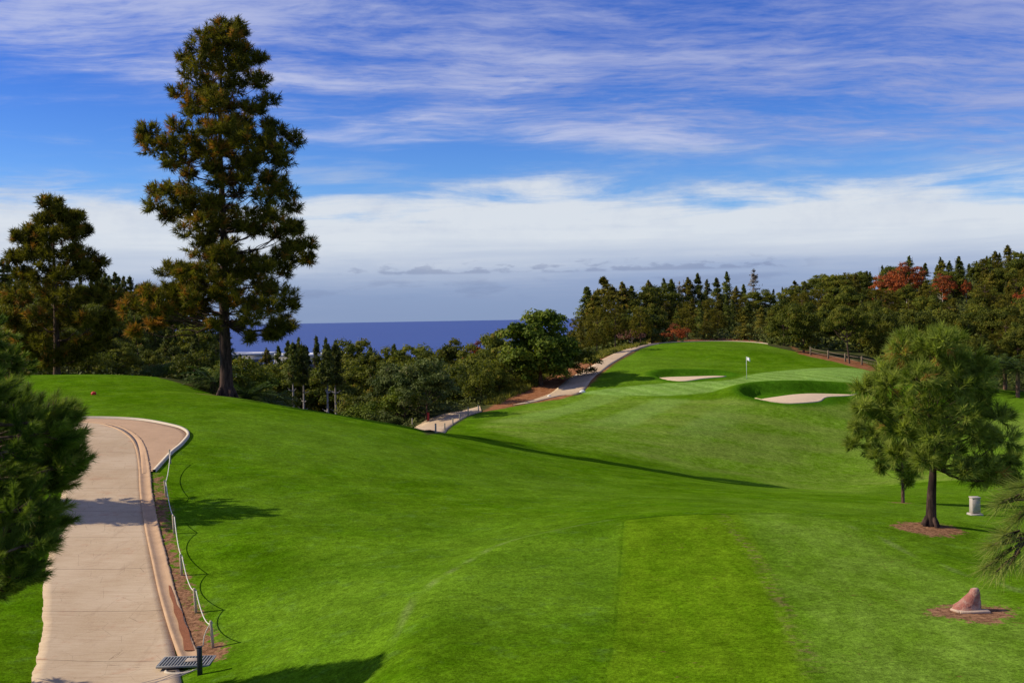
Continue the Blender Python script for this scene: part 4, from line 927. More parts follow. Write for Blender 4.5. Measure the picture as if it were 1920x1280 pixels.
def pinetuft(h, r, seed, n=300, z0=.35, K=16, L=.42, Wd=.07):
    rg = np.random.default_rng(seed); mb = MB(); lumps = 26; zz = rg.uniform(z0, .97, lumps); q_ = rg.uniform(0, 6.283, lumps); R_ = r * np.sqrt(np.clip(1 - ((zz - (z0 + .22)) / (1 - z0 - .16)) ** 2, .05, 1)) * rg.uniform(.35, .9, lumps)
    for t_, a_, x_ in zip(zz, q_, R_):
        c_ = np.array([math.cos(a_) * x_, math.sin(a_) * x_, t_ * h]); m_ = n // lumps; s_ = sph(m_, rg); blades(mb, c_ + s_ * r * .26 * (1, 1, .7), s_ + (0, 0, .4), L, Wd, .8, K, rg, rg.uniform(.05, .85, m_))
    return mb
def variant(kind, seed):
    rg = np.random.default_rng(seed + 500)
    if kind == 'conifer': return 9.0, conifer(9, 2.3, seed, 7000, .03, .145, .25, .98, .2), trunk_mb(8.6, .17, rg), M_CON, B_MID
    if kind == 'slim': return 10.0, conifer(10, 1.5, seed, 4800, .04, .14, .2, .9, .18), trunk_mb(9.6, .15, rg), M_CON, B_MID
    if kind == 'rust': return 9.0, conifer(9, 2.6, seed, 8000, .04, .15, .15, .85, .25), trunk_mb(8.6, .18, rg), M_RUST, B_MID
    if kind == 'skeletal': return 10.0, conifer(10, 1.35, seed, 900, .1, .20, .1, .6, .4), trunk_mb(9.8, .14, rg, .01, 16, 1.0, .15), M_PALE, B_PALE
    if kind == 'araucaria': return 9.0, conifer(9, 1.7, seed, 1500, .1, .22, -.1, .75, .15), trunk_mb(8.8, .15, rg), M_CON, B_DARK
    if kind == 'broad': return 7.0, broad(7, 3.1, seed, 10500, .06, .125, 46, .9, full=.6, sub=.30), trunk_mb(4.4, .22, rg, .04, 7, 2.0, .5), M_BRO, B_MID
    if kind == 'round': return 7.0, broad(7, 3.4, seed, 12000, .0, .125, 54, .9, full=.7, sub=.29), trunk_mb(4, .22, rg, .04, 6, 2.0, .4), M_BRO, B_MID
    if kind == 'oak': return 8.0, broad(8, 3.6, seed, 22000, .0, .17, 80, .92, sub=.29, full=.8), trunk_mb(4.6, .30, rg, .05, 9, 2.4, .35), M_OAK, B_MID
    if kind == 'olive': return 6.0, broad(6, 3.4, seed, 11000, .0, .12, 60, .85, sub=.27, full=.6), trunk_mb(3.2, .16, rg, .05, 8, 1.8, .2), M_OLIVE, B_MID
    if kind == 'umbrella': return 7.0, broad(7, 4.2, seed, 9500, .42, .125, 44, .6, sub=.27, full=.3), trunk_mb(5.4, .24, rg, .03, 12, 3.2, .5), M_BRO, B_MID
    if kind == 'pine': return 9.0, pinetuft(9, 2.7, seed, 520, .28, 22, .42, .06), trunk_mb(8.3, .19, rg, .03, 14, 1.9, .35), M_RUST, B_MID
    if kind == 'red': return 7.5, broad(7.5, 3.8, seed, 6500, .10, .13, 50, .85, sub=.24, full=.5), trunk_mb(5, .20, rg, .05, 14, 3.0, .3), M_RED, B_PALE
    if kind == 'pinkish': return 3.0, broad(3, 2.2, seed, 3200, .02, .08, 26, .8), trunk_mb(1.8, .08, rg, .05, 8, 1.4, .2), M_PINKB, B_PALE
    if kind == 'gum': return 14.0, conifer(14, 2.1, seed, 4500, .58, .17, .3, .55, .35), trunk_mb(13, .30, rg, .008, 22, 1.1, .10, .15), M_CON, B_PALE
    if kind == 'shrub': return 2.4, broad(2.4, 1.9, seed, 3600, 0, .085, 26, .85, full=.5), trunk_mb(1.3, .07, rg, .06, 7, 1.1, .15), M_BRO, B_MID
    if kind == 'oliveshrub': return 2.4, broad(2.4, 1.9, seed, 3600, 0, .075, 28, .85, full=.5), trunk_mb(1.3, .07, rg, .06, 7, 1.1, .15), M_OLIVE, B_MID
    if kind == 'brightshrub': return 2.4, broad(2.4, 1.9, seed, 3600, 0, .085, 26, .85, full=.5), trunk_mb(1.3, .07, rg, .06, 7, 1.1, .15), M_OAK, B_MID
    if kind == 'redshrub': return 2.4, broad(2.4, 1.9, seed, 2600, 0, .085, 22, .85, full=.5), trunk_mb(1.3, .07, rg, .06, 7, 1.1, .15), M_RED, B_MID
NV = dict(conifer=4, slim=3, rust=3, broad=4, round=3, umbrella=2, pine=3, red=2, shrub=3, gum=2, oliveshrub=2, brightshrub=2)
LIB = {}
NAME = dict(conifer='conifer_tree', slim='slender_conifer', rust='olive_brown_conifer', skeletal='bare_conifer', araucaria='araucaria_tree', broad='broadleaf_tree', round='broadleaf_tree', oak='oak_tree', olive='olive_tree', umbrella='umbrella_tree', pine='pine_tree', red='russet_tree', pinkish='bare_shrub', gum='eucalyptus_tree', shrub='shrub', oliveshrub='shrub', brightshrub='shrub', redshrub='shrub')
def get(kind, rnd):
    k = rnd.randrange(NV.get(kind, 1))
    if (kind, k) not in LIB:
        h, cr, tr, lm, bk = variant(kind, 100 + 17 * k + sum(map(ord, kind)))
        LIB[(kind, k)] = (h, cr.mesh('crown', lm), tr.mesh('trunk', bk, True))
    return LIB[(kind, k)]
rt_ = random.Random(77)
COUNT = {}
TREES = []
def plant(kind, x, y, htot, label, group=None, wk=1.0, zz=None, cat=None):
    h, cm, tm = get(kind, rt_); s = htot / h; z = hz(x, y) if zz is None else zz
    o = thing(NAME[kind], (x, y, z - .05), label, cat or ('shrub' if 'shrub' in NAME[kind] else 'tree'), group, rz=rt_.uniform(0, 6.28), sc=(s * wk, s * wk, s))
    a_ = bpy.data.objects.new('trunk', tm); C.objects.link(a_); a_.parent = o
    b_ = bpy.data.objects.new('crown', cm); C.objects.link(b_); b_.parent = o
    TREES.append((x, y, cm)); return o
def plant_top(kind, px, pt, Yd, label, group=None, wk=1.0, hmin=2.5, hmax=22):
    """a tree whose tip stands at height pt at distance Yd; it grows from the ground there"""
    c_ = at(px, pt, Yd); z = hz(c_[0], c_[1]); return plant(kind, c_[0], c_[1], min(hmax, max(hmin, c_[2] - z)), label, group, wk, z)
# ================================================================== named trees
plant('oak', *at(1014, 722, 115)[:2], 7.5, 'big bright green oak leaning over the far cart path', wk=1.2)
plant_top('shrub', 1083, 655, 118, 'dark low bush at the right foot of the big oak beside the path', wk=1.1, hmin=2.5)
plant('olive', *at(800, 800, 96)[:2], 5.2, 'large grey-green olive bush left of the lower cart path', wk=1.0)
plant('olive', *at(745, 800, 101)[:2], 5.0, 'grey-green olive bush behind and left of the largest one', wk=.9)
plant('shrub', *at(901, 772, 106)[:2], 3.2, 'small dark round bush standing alone at the end of the lower path', wk=.75)
plant_top('pine', 1152, 556, 149, 'slim pine with a long bare pale trunk beside the upper cart path', wk=.8)
plant_top('pine', 1200, 572, 152, 'crooked pine with a bent dark trunk at the top of the cart path', wk=.9)
plant_top('pine', 1118, 580, 140, 'pine with a slanting dark trunk just left of the bare-trunked one', wk=.85)
plant_top('rust', 1088, 600, 150, 'olive green pine behind the oak on its right side', wk=.9)
plant_top('pinkish', 1186, 622, 156, 'pinkish leafless shrub under the crooked pine', wk=1.1, hmin=2.6)
plant_top('redshrub', 1268, 617, 158, 'bright red shrub behind the top of the green mound', wk=1.1, hmin=2.4)
plant_top('umbrella', 1540, 517, 245, 'wide flat-topped tree with bare brown lower limbs on the right skyline', wk=1.0)
plant_top('skeletal', 1413, 505, 250, 'pale grey almost bare conifer standing alone on the skyline', wk=1.5)
plant_top('araucaria', 1705, 480, 255, 'dark araucaria rising right behind the russet trees', wk=1.3)
plant_top('araucaria', 1763, 482, 262, 'dark narrow araucaria between the two russet crowns on the skyline')
plant_top('red', 1668, 515, 214, 'russet tree on the left of the three rust-red crowns', wk=1.05)
plant_top('red', 1700, 498, 222, 'largest russet tree, directly below the dark araucaria', wk=1.1)
plant_top('red', 1767, 517, 216, 'orange-red tree in the middle of the right-hand wood', wk=1.0)
plant_top('red', 1812, 528, 214, 'small orange-red tree at the right end of the russet row', wk=.6)
plant_top('red', 1925, 535, 170, 'reddish brown tree at the right edge of the wood', wk=.6)
plant_top('red', 893, 648, 150, 'russet tree among green ones left of the big oak', wk=.62)
plant_top('red', 288, 665, 150, 'small red tree in the dark wood left of the tall pine', wk=.35, hmin=3)
# trees on the bank by the rail fence
plant('round', *at(1507, 662, 143)[:2], 6.6, 'dense dark tree with a straight trunk left of the rail fence', wk=1.0)
plant('umbrella', *at(1592, 687, 132)[:2], 6.6, 'spreading green tree with a curved brown trunk in front of the rail fence', wk=.72)
plant('round', *at(1655, 700, 134)[:2], 6.5, 'dark round tree at the right end of the rail fence', wk=.9)
plant('round', *at(1470, 655, 152)[:2], 6.0, 'low dark tree at the left start of the bank', wk=.9)

GS = 'trees along the right skyline'
SKY = [('conifer',1100,538,190),('rust',1116,548,185),('rust',1131,519,200),('rust',1147,535,196),('rust',1167,529,205),('conifer',1184,536,210),('broad',1200,545,205),('rust',1216,526,215),('round',1240,532,215),('slim',1244,522,235),('conifer',1259,524,225),('skeletal',1274,528,240),('rust',1290,520,225),('conifer',1308,513,225),('conifer',1326,524,232),('conifer',1343,521,228),('conifer',1362,510,232),('rust',1380,536,230),('conifer',1394,533,240),
('round',1430,545,235),('slim',1450,541,250),('slim',1467,537,255),('rust',1490,526,245),('broad',1510,530,240),('rust',1583,514,258),('broad',1606,515,245),('slim',1622,509,262),('slim',1631,509,264),('slim',1654,497,265),('broad',1675,500,262),('conifer',1735,493,262),('conifer',1780,488,262),('conifer',1803,490,265),('conifer',1817,494,262),('conifer',1831,489,262),('slim',1850,479,268),('conifer',1874,474,262),('slim',1892,472,268),('slim',1902,474,270),('slim',1916,475,268),('conifer',1940,478,262),('broad',1560,520,250)]
rp = random.Random(5)
ADJ = {'conifer': 'dark cone-shaped conifer', 'slim': 'slim spire-topped conifer', 'rust': 'olive-brown conifer', 'broad': 'green broadleaf tree', 'round': 'dense round green tree', 'umbrella': 'flat-topped spreading tree', 'pine': 'open-crowned pine', 'skeletal': 'thin pale half-bare conifer', 'gum': 'white-trunked tree', 'shrub': 'dark leafy shrub', 'oliveshrub': 'grey-green shrub', 'brightshrub': 'bright green shrub'}
for k, px, pt, Yd in SKY:
    where = 'above the cart path' if px < 1250 else 'above the putting green' if px < 1500 else 'above the rail fence' if px < 1650 else 'behind the russet trees' if px < 1830 else 'at the right edge'
    plant_top(k, px, pt, Yd, f'{ADJ[k]} on the skyline {where}', f'{ADJ[k]}s {where}', wk=rp.uniform(1.1, 1.5))
# the body of the right-hand wood, farther rows first
def scatter(rows, excl, seed, group_fn):
    rd = random.Random(seed); used = []
    for (Y0, Y1, x0, x1, n, kinds, h0, h1, where) in rows:
        for _ in range(n):
            for _t in range(30):
                Yd = rd.uniform(Y0, Y1); px = rd.uniform(x0, x1); x = (px - 960) / FOC * Yd
                if all((x - a) ** 2 + (Yd - b) ** 2 > 2.4 ** 2 for a, b, _m in TREES) and not excl(x, Yd): break
            else: continue
            k = rd.choice(kinds); 
            plant(k, x, Yd, rd.uniform(h0, h1), f'{ADJ[k]} {where}', f'{ADJ[k]}s {where}', wk=rd.uniform(1.0, 1.35))
def no_course(x, y):
    return float(sd_poly(np.array([x]), np.array([y]), COURSE)[0]) < 3.0 or float(sd_poly(np.array([x]), np.array([y]), RED)[0]) < 1.5
MIX = ['broad', 'round', 'conifer', 'round', 'rust', 'conifer', 'pine', 'slim']
scatter([
 (215, 245, 1480, 2000, 34, MIX + ['rust', 'conifer'], 5.5, 8.0, 'high in the right-hand wood'),
 (190, 212, 1480, 2000, 26, MIX + ['rust', 'pine'], 4.8, 6.6, 'in the middle of the right-hand wood'), (188, 208, 1120, 1480, 22, ['conifer', 'rust', 'rust', 'pine', 'conifer'], 4.6, 6.6, 'in the middle of the right-hand wood'),
 (168, 188, 1090, 2000, 36, MIX + ['pine', 'rust'], 4.2, 6.0, 'low in the right-hand wood'),
 (158, 167, 1150, 1500, 12, ['round', 'broad', 'round'], 4.2, 5.6, 'in the front row behind the green'),
 (145, 166, 1500, 2000, 18, ['round', 'broad', 'pine', 'round'], 4.5, 6.5, 'in the front row behind the rail fence'),
 (122, 142, 1680, 1980, 7, ['round', 'broad'], 4.0, 5.5, 'on the slope behind the young pine'),
 (157, 162, 1120, 1480, 10, ['shrub', 'oliveshrub'], 1.6, 2.6, 'at the edge of the wood behind the green'),
 ], no_course, 31, None)
# ravine in the middle
GR = 'in the ravine'
RAV = [('slim',560,633,185),('conifer',574,650,180),('slim',593,631,188),('slim',611,634,190),('conifer',630,639,192),('round',648,646,185),('conifer',673,646,190),('slim',694,648,195),('broad',714,650,180),('conifer',739,646,185),('slim',725,652,200),('round',781,654,170),('broad',765,660,180),('round',820,655,165),('broad',848,646,165),('conifer',831,654,178),('broad',918,624,150),('broad',935,634,140),('round',905,655,138),('conifer',945,640,150),('round',878,672,128),('broad',850,690,122),('conifer',540,640,190),('conifer',522,650,180),('rust',500,652,175),('conifer',658,655,200)]
for k, px, pt, Yd in RAV:
    where = 'against the sea left of centre' if px < 700 else 'against the sea at the centre' if px < 860 else 'left of the big oak'
    plant_top(k, px, pt, Yd, f'{ADJ[k]} {where}', f'{ADJ[k]}s {where}', wk=rp.uniform(.9, 1.15))
for px, pt, Yd in ((549,640,128),(567,645,129),(612,640,128),(628,643,130)):
    lab = {549: 'leftmost tall tree with a bare white trunk', 567: 'second tall tree with a bare white trunk from the left', 612: 'third tall white-trunked tree, right of the gap', 628: 'rightmost tall tree with a bare white trunk'}[px]
    plant_top('gum', px, pt, Yd, lab, 'tall white-trunked trees in the ravine', wk=.95)
scatter([
 (120, 170, 690, 900, 24, ['round', 'broad', 'rust', 'broad'], 4.5, 6.5, 'in the ravine'),
 (98, 118, 665, 780, 16, ['oliveshrub', 'brightshrub', 'shrub'], 2.0, 3.4, 'below the lawn edge'),
 (95, 112, 640, 720, 8, ['brightshrub', 'oliveshrub'], 1.4, 2.2, 'right of the white trunks'),
 (108, 128, 820, 960, 12, ['shrub', 'broad', 'round'], 2.6, 4.2, 'above the lower cart path'),
 (150, 185, 440, 560, 12, ['conifer', 'broad', 'round', 'rust'], 5, 8, 'behind the tall pine'),
 (155, 180, 560, 700, 9, ['conifer', 'slim', 'broad'], 7, 10, 'behind the white trunks'),
 ], no_course, 12, None)
# left-hand hill
LS = [('conifer',-12,482,215),('slim',4,484,225),('conifer',14,489,215),('slim',27,500,228),('conifer',196,511,235),('slim',204,517,238),('conifer',215,511,230),('slim',223,518,240),('slim',232,518,236),('slim',243,517,238),('conifer',256,534,236),('conifer',185,520,228),('rust',272,545,232),('conifer',300,556,230),('slim',318,562,232),('conifer',340,572,232),('conifer',360,580,226),('slim',384,578,222),('slim',397,592,222),('conifer',372,586,224),('conifer',410,602,215),('slim',425,612,214),('conifer',170,524,238),('slim',150,520,240)]
for k, px, pt, Yd in LS:
    where = 'behind the bushy pine' if px < 210 else 'between the two left pines' if px < 300 else 'left of the tall pine'
    plant_top(k, px, pt, Yd, f'{ADJ[k]} on the skyline {where}', f'{ADJ[k]}s on the skyline {where}', wk=rp.uniform(1.2, 1.6))
def no_course_l(x, y): return no_course(x, y) or (y < 106 and -38 < x < -30)
scatter([
 (195, 228, -20, 420, 28, ['conifer', 'rust', 'conifer', 'broad', 'conifer'], 7, 9.5, 'high on the left-hand hill'),
 (160, 190, -20, 420, 28, ['conifer', 'slim', 'broad', 'conifer', 'conifer'], 7.5, 10, 'in the middle of the left-hand wood'),
 (118, 145, -10, 400, 20, ['round', 'broad', 'round'], 3.2, 4.6, 'in the low row behind the left tee'),
 (97, 112, 0, 225, 8, ['oliveshrub', 'shrub', 'shrub'], 2.0, 3.0, 'at the back edge of the left tee'),
 ], no_course_l, 9, None)
for i_, (px, Yd, k, h) in enumerate(((285,93,'oliveshrub',1.5),(312,91,'oliveshrub',1.7),(338,90,'brightshrub',2.0),(362,88,'shrub',2.3),(390,92,'shrub',3.4),(455,86,'shrub',3.0),(484,88,'brightshrub',2.6),(505,92,'shrub',2.6),(530,96,'shrub',2.4))):
    lab = ['low grey-green shrub at the left end of the hedge behind the lawn', 'second low grey-green shrub of that hedge, next to its left end', 'bright green shrub in the middle of the low hedge', 'dark shrub at the right end of the low hedge', 'tall dark shrub directly left of the big pine trunk', 'dark shrub directly right of the big pine trunk', 'bright green shrub right of the big pine trunk', 'dark shrub two bushes right of the big pine trunk', 'dark shrub where the lawn edge starts to fall away'][i_]
    x_ = (px - 960) / FOC * Yd; plant(k, x_, Yd, h, lab, wk=1.0)

# palms ------------------------------------------------------------
def palm_mesh(seed, n=26, L=2.3, up=.9, droop=1.1):
    rg = np.random.default_rng(seed); mb = MB()
    for k in range(n):
        q_ = k * 2.399 + rg.uniform(-.2, .2); el = up * (1 - (k / n) * 1.25); d = np.array([math.cos(q_) * math.cos(el), math.sin(q_) * math.cos(el), math.sin(el)]); t_ = np.linspace(0, 1, 15)
        pth = d * L * t_[:, None]; pth[:, 2] -= droop * t_ ** 2.2 * L * .42 * (1.1 - .4 * math.sin(el)); add_tube(mb, pth, np.linspace(.025, .008, 15), 4, .3)
        for sd in (-1, 1):
            side = np.array([-math.sin(q_), math.cos(q_), 0]) * sd; m_ = 40; tt = np.linspace(.12, 1, m_); base_ = np.c_[[np.interp(tt, t_, pth[:, c]) for c in range(3)]].T
            ll = .42 * np.sin(np.clip(tt * 1.05, 0, 1) * 2.6 + .35) + .12; dr = unit(side + d * .55 + np.c_[np.zeros(m_), np.zeros(m_), rg.uniform(-.45, .05, m_)])
            wv_ = unit(np.cross(dr, (0, 0, 1.0))) * .022; V = np.stack([base_ - wv_, base_ + wv_, base_ + dr * ll[:, None] * .6 + wv_, base_ + dr * ll[:, None]], 1).reshape(-1, 3)
            mb.add(V, np.arange(m_)[:, None] * 4 + np.array([[0, 1, 2, 3]]), rg.uniform(.1, .8))
    return mb
PM = palm_mesh(3).mesh('fronds', M_PALM)
def palm(px, Yd, trunk_h, sc, label, grp=None):
    x = (px - 960) / FOC * Yd; z = hz(x, Yd); o = thing('palm_tree', (x, Yd, z), label, 'palm', grp, rz=rp.uniform(0, 6.28))
    q = MB(); rg = np.random.default_rng(int(px)); n = int(trunk_h / .12) + 3; zz = np.linspace(-.2, trunk_h, n); add_tube(q, np.c_[np.zeros(n), np.zeros(n), zz], .17 * sc * (1 + .12 * (np.arange(n) % 2)), 10); link('trunk', q.mesh('trunk', B_RED), o)
    f_ = bpy.data.objects.new('fronds', PM); C.objects.link(f_); f_.parent = o; f_.location = (0, 0, trunk_h); f_.scale = (sc, sc, sc); f_.rotation_euler = (0, 0, rp.uniform(0, 6.28))
palm(1908, 117, 3.0, 1.25, 'palm with drooping fronds and a stout trunk at the right edge')
palm(1884, 121, 2.8, 1.15, 'palm just left of the one at the right edge')
palm(1848, 119, 2.6, 1.25, 'palm standing in front of the cream house')
palm(398, 83, .7, 1.35, 'low palm with arching fronds left of the tall pine trunk')
palm(462, 82, .6, 1.3, 'low palm with arching fronds right of the tall pine trunk')
palm(500, 86, .5, 1.15, 'small low palm farther right of the tall pine trunk')

# ground cover under the woods: uncountable low leafy growth ---------
rg = np.random.default_rng(2); mb = MB()
def cover(n, Y0, Y1, px0, px1, size, tint, hh=.5, excl=1.2):
    Yd = rg.uniform(Y0, Y1, n); px = rg.uniform(px0, px1, n); x = (px - 960) / FOC * Yd
    k = (sd_poly(x, Yd, COURSE) > excl) & (sd_poly(x, Yd, RED) > .8) & (sd_poly(x, Yd, YEL[0]) > -.5)
    for pl_ in (np.vstack([UPL, UPR[::-1]]), LOWPATH): k &= sd_poly(x, Yd, pl_) > .7
    x, Yd = x[k], Yd[k]; m_ = len(x); z = height(x, Yd); bumps = .5 + .5 * np.sin(x * .9 + np.sin(Yd * .7) * 2) * np.sin(Yd * .8 + x * .3)
    leaves(mb, np.c_[x, Yd, z + rg.uniform(0, 1, m_) * hh * (.4 + 1.8 * bumps)], np.c_[rg.normal(0, .4, m_), rg.normal(-.3, .4, m_), np.ones(m_)], size, rg, np.clip(tint + .5 * (bumps - .5) + rg.normal(0, .15, m_), 0, .93), .6, .5)
cover(9000, 82, 130, -60, 470, .16, .45, .5); cover(12000, 84, 130, 470, 700, .14, .45, .18); cover(9000, 82, 130, 700, 960, .16, .45, .4)
cover(30000, 130, 240, -60, 1100, .26, .4, .8)
cover(46000, 150, 270, 1050, 2000, .26, .45, .8)
cover(12000, 110, 150, 1640, 2000, .2, .5, .4)
o = link('undergrowth', mb.mesh('undergrowth', foliage('undergrowth_leaves', (0.030, 0.048, 0.008), (0.120, 0.130, 0.024), (.2, .13, .03), .15, 0, .95))); tag(o, kind='stuff')
# dry yellow grass on the bank by the oak
mb = MB(); n = 9000; Yd = rg.uniform(104, 152, n); px = rg.uniform(905, 1240, n); x = (px - 960) / FOC * Yd
k = np.minimum(sd_poly(x, Yd, YEL[0]), sd_poly(x, Yd, YEL[1])) < .6; x, Yd = x[k], Yd[k]; z = height(x, Yd)
blades(mb, np.c_[x, Yd, z], np.c_[rg.normal(0, .3, len(x)), rg.normal(0, .3, len(x)), np.ones(len(x))], .55, .07, .35, 5, rg, rg.uniform(.1, .8, len(x)))
tag(link('dry_grass', mb.mesh('dry_grass', foliage('dry_grass_blades', (0.130, 0.150, 0.016), (0.330, 0.290, 0.050), (.4, .3, .1), .3, 0, .95))), kind='stuff')
# dirt road on the far left hill
L_ = np.array([at(70, 660, 178)[:2], at(130, 657, 180)[:2], at(200, 655, 182)[:2], at(290, 655, 180)[:2]])
strip_between('hill_track', smooth(L_, 4), smooth(L_ + np.array([0, 4]), 4), 0, 3, .5, simple('dirt_track', (.42, .27, .19), .95, .2, .6), res=30)

# ================================================================== near pines that reach into the frame
def near_pine(base, h, clumps, label, seed, extra_crown, r0=.16, name='pine_tree'):
    rg = np.random.default_rng(seed); o = thing(name, tuple(base), label, 'pine tree'); base = np.asarray(base, float)
    tp = smooth([[0, 0, -.4], [.05, 0, h * .3], [.0, .05, h * .65], [0, 0, h]], 6); tl = np.linspace(0, 1, len(tp)); tm = MB(); add_tube(tm, tp, r0 * (1 - tl * .9), 12); link('trunk', tm.mesh('trunk', B_MID, True), o)
    bm_, nm = MB(), MB()
    for (c_, r_, fine) in clumps:
        c_ = np.asarray(c_) - base; hd_ = math.hypot(c_[0], c_[1]); zt = np.clip(c_[2] - hd_ * .25, .3, h * .97); a_ = tp[np.argmin(np.abs(tp[:, 2] - zt))]
        path = branch_path(a_, c_, rg, -.04, 8, .04); rb = .012 + .010 * hd_; add_tube(bm_, path, np.linspace(rb, rb * .3, 8), 6)
        n = 11 if fine else 9; s3 = sph(n, rg) * (rg.uniform(.2, 1, n) ** .5)[:, None] * (1, 1, .8); Q = c_ + s3 * r_
        for q_ in Q:
            d = unit(q_ - c_ + (.05, 0, .12) + unit(path[-1] - path[-3]) * .12 + rg.normal(0, .03, 3)); l_ = rg.uniform(.18, .32); e_ = q_ + d * l_
            add_tube(bm_, [path[-2] * .3 + c_ * .7, (c_ + q_) / 2 + rg.normal(0, .02, 3), q_, e_], [.010, .008, .006, .004], 4)
            # needles all along the shoot
            m_ = 20 if fine else 9; tt = np.linspace(-.15, 1, m_)[:, None]; PP = q_ + (e_ - q_) * tt; tn = np.clip(rg.uniform(.05, .75) + tt[:, 0] * .22, 0, .88)
            blades(nm, PP, np.repeat(d[None], m_, 0) , .140 if fine else .24, .0068 if fine else .030, .40, 12 if fine else 9, rg, tn)
            if fine and rg.uniform() < .3: add_tube(bm_, [e_, e_ + d * .05 + (0, 0, .05)], [.008, .004], 5)
    for k in range(extra_crown):
        t_ = rg.uniform(.22, .98); q_ = rg.uniform(0, 6.283); R_ = h * .30 * (1 - t_) ** .7 * rg.uniform(.3, 1) + .1; c_ = np.array([math.cos(q_) * R_, math.sin(q_) * R_, t_ * h])
        a_ = tp[np.argmin(np.abs(tp[:, 2] - c_[2] + R_ * .3))]; add_tube(bm_, branch_path(a_, c_, rg, .03, 4), [.04, .03, .02, .01], 5)
        s_ = sph(22, rg); blades(nm, c_ + s_ * .5 * (1, 1, .8), s_ + (0, 0, .3), .30, .045, .7, 18, rg, rg.uniform(.05, .85, 22))
    link('branches', bm_.mesh('branches', B_MID, True), o); link('needles', nm.mesh('needles', M_NEAR), o); return o
rg = np.random.default_rng(9)
NC = [(15,745,40),(60,745,42),(100,765,36),(20,790,45),(70,790,45),(115,800,34),(30,835,45),(85,835,45),(130,825,30),(148,866,22),(20,880,45),(75,885,45),(120,900,32),(20,930,45),(70,945,42),(112,972,24),(25,985,42),(75,1010,34),(20,1040,38),(50,1070,26),(12,1095,24),(-35,780,50),(-40,860,50),(-40,940,50),(-40,1020,50),(-40,1090,45),(-90,840,50),(-90,960,50),(128,760,14),(-20,730,40)]
cl = [(at(px * .86 - 8, py + 8 + (18 if py < 800 else 0), 14.6 + rg.uniform(-.9, .9)), r * .8 / FOC * 14.6, True) for px, py, r in NC for _ in (0, 1)]
nb0 = np.array([-9.6, 14.4, 0]); nb0[2] = hz(nb0[0], nb0[1])
near_pine(nb0, 7.6, cl, 'pine with dense upright shoots reaching in from the left edge over the cart path', 41, 0)
# its taller neighbours left of the path throw the shadows that cross it
for (x, y, h, lab, s_) in ((-22.0, 37.4, 7.0, 'dark pine standing left of the cart path at the picture edge', 51), (-13.6, 21.5, 8.4, 'pine outside the left edge whose shadow falls on the lawn in front', 52)):
    b_ = np.array([x, y, hz(x, y)]); near_pine(b_, h, [((x_, y_, z_), .55, False) for x_, y_, z_ in ((-17.6,37.6,.5),(-17.2,37.2,-.1),(-16.9,37.9,-.8),(-17.4,37.1,-1.2),(-17.0,37.5,-1.9),(-17.8,38.2,-2.4),(-18.2,37.0,.2),(-18.3,38,-.8),(-18.1,36.9,-1.8),(-18.6,37.6,.9),(-16.8,37.3,-1.4),(-17.5,36.8,-2.3),(-18.9,37.2,-2.4)) for x_, y_, z_ in [(x_ - .65 + rg.normal(0, .22), y_ + rg.normal(0, .5), z_ - .55 + rg.normal(0, .2)) for _ in range(4)]] if s_ == 51 else [], lab, s_, 190, .15)
# right-hand branch tips
RC = [((1900,1015),.10),((1892,1050),.10),((1912,1062),.09),((1925,1000),.1),((1940,960),.1),((1926,925),.08),((1945,900),.1),((1960,1040),.1),((1912,940),.06)]
cl = []
b0 = np.array([6.65, 9.2, 0]); b0[2] = hz(6.65, 9.2)
o = thing('pine_tree', tuple(b0), 'pine with long drooping needle tufts reaching in from the right edge', 'pine tree'); tm = MB(); add_tube(tm, [(0, 0, -.3), (.05, 0, 3), (0, 0, 6.2)], [.14, .11, .03], 12); link('trunk', tm.mesh('trunk', B_MID, True), o)
bm_, nm = MB(), MB()
for k, ((px, py), r_) in enumerate(RC):
    for _ in range(2):
        c_ = at(px - 34 + rg.uniform(-8, 8), py + 6 + rg.uniform(-8, 8), 9.0 + rg.uniform(-.25, .25)) - b0; up_ = 1 if py > 980 else 0
        hub = (at(1925, 1010, 9.05) if py > 980 else at(1960, 925, 9.05)) - b0; path = branch_path(hub, c_, rg, .02, 7, .03); add_tube(bm_, path, np.linspace(.011, .006, 7), 6)
        d = unit(path[-1] - path[-3]) * .8 + np.array([-.25, 0, -.25]); d = unit(d); sh = [c_ - d * .20, c_ + d * .02]; tt = np.linspace(0, 1, 9)[:, None]; PP = sh[0] + (sh[1] - sh[0]) * tt
        add_tube(bm_, [path[-2], sh[0], sh[1]], [.009, .008, .005], 5)
        blades(nm, PP, np.repeat(d[None], 9, 0), .215, .0042, .42, 12, rg, np.full(9, rg.uniform(.3, .8)))
for hp in ((1925, 1010), (1960, 925)):
    hub = at(*hp, 9.05) - b0; add_tube(bm_, branch_path(np.array([0, 0, hub[2] + .3]), hub, rg, .06, 8, .03), np.linspace(.035, .014, 8), 7)
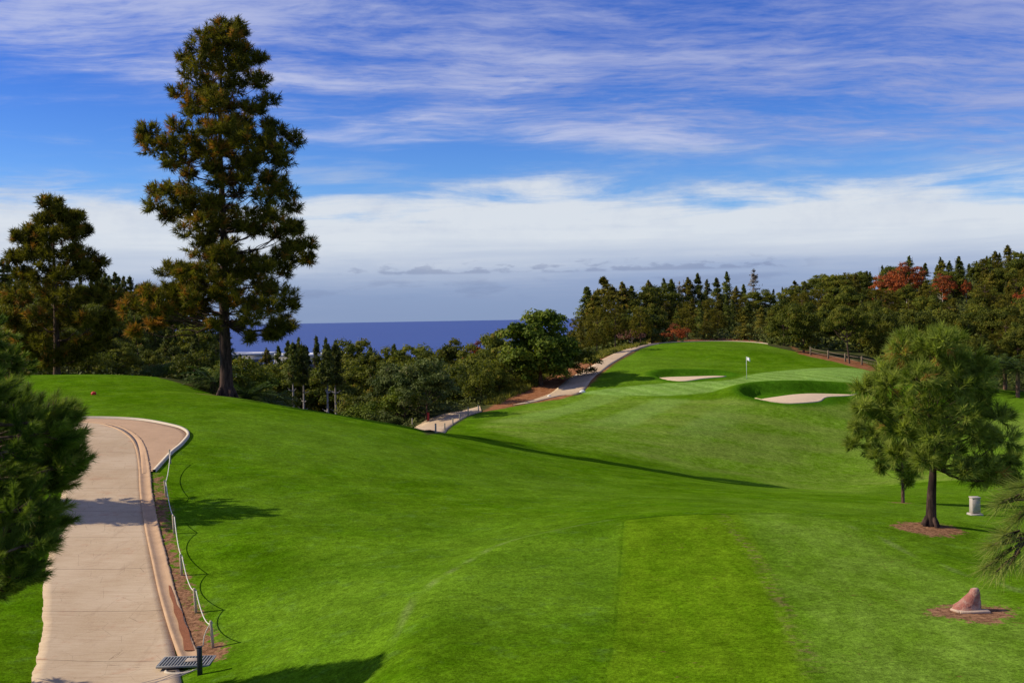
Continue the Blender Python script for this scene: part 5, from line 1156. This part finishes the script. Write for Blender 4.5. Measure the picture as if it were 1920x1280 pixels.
for k in range(260):
    t_ = rg.uniform(.22, .99); q_ = rg.uniform(0, 6.283); R_ = 2.05 * (1 - t_) ** .6 * rg.uniform(.35, 1) + .08; c_ = np.array([math.cos(q_) * R_, math.sin(q_) * R_, t_ * 6.3])
    a_ = np.array([0, 0, max(.8, c_[2] - R_ * .35)]); path = branch_path(a_, c_, rg, .05, 5, .03); add_tube(bm_, path, np.linspace(.022, .005, 5), 5)
    s_ = sph(5, rg) * .6 + unit(c_ - a_); Q = c_ + sph(5, rg) * .16
    for q2 in Q: add_tube(bm_, [path[-2], (c_ + q2) / 2, q2], [.008, .006, .004], 4)
    blades(nm, Q, s_, .20, .006, .55, 34, rg, rg.uniform(.1, .8, 5), .25, .11)
link('branches', bm_.mesh('branches', B_MID, True), o); link('needles', nm.mesh('needles', foliage('fresh_pine_needles', (0.110, 0.150, 0.020), (0.360, 0.390, 0.085), (.3, .2, .1), .3, 0, .93)), o)
# labels that single out the members of a group: landmark first, then order from the left
def px_of(o):
    p = np.array(o.location); d = p @ FW; return 960 + FOC * (p @ RT) / d
ORD = ['leftmost', 'second from the left', 'third from the left', 'fourth from the left', 'fifth from the left', 'sixth from the left', 'seventh from the left', 'eighth from the left', 'ninth from the left', 'tenth from the left', 'eleventh from the left', 'twelfth from the left', 'thirteenth from the left', 'fourteenth from the left', 'fifteenth from the left', 'sixteenth from the left', 'seventeenth from the left', 'eighteenth from the left', 'nineteenth from the left', 'twentieth from the left']
by = {}
for o in C.objects:
    if o.parent is None and o.get('category') in ('tree', 'shrub', 'palm') and o.get('group'):
        px = px_of(o); lab = o['label']
        if 'right-hand wood' in lab:
            mark = 'above the cart path' if px < 1250 else 'behind the golf flag' if px < 1450 else 'behind the rail fence' if px < 1650 else 'behind the young pine' if px < 1830 else 'at the right edge'
            lab = lab.replace(' in the middle of the right-hand wood', ' halfway up the wood ' + mark).replace(' high in the right-hand wood', ' high in the wood ' + mark).replace(' low in the right-hand wood', ' low in the wood ' + mark)
        elif 'left-hand' in lab:
            mark = 'behind the bushy pine' if px < 210 else 'left of the tall pine'
            lab = lab.replace(' in the middle of the left-hand wood', ' halfway up the wood ' + mark).replace(' high on the left-hand hill', ' high on the hill ' + mark)
        o['label'] = lab; by.setdefault(lab, []).append((px, o))
for lab, L in by.items():
    if len(L) > 1:
        L.sort(key=lambda q: q[0])
        for k, (px, o) in enumerate(L): o['label'] = f'{lab}, {ORD[k] if k < len(ORD) else "far right"}'
print('TREES', len(TREES), 'OBJECTS', len(bpy.data.objects))
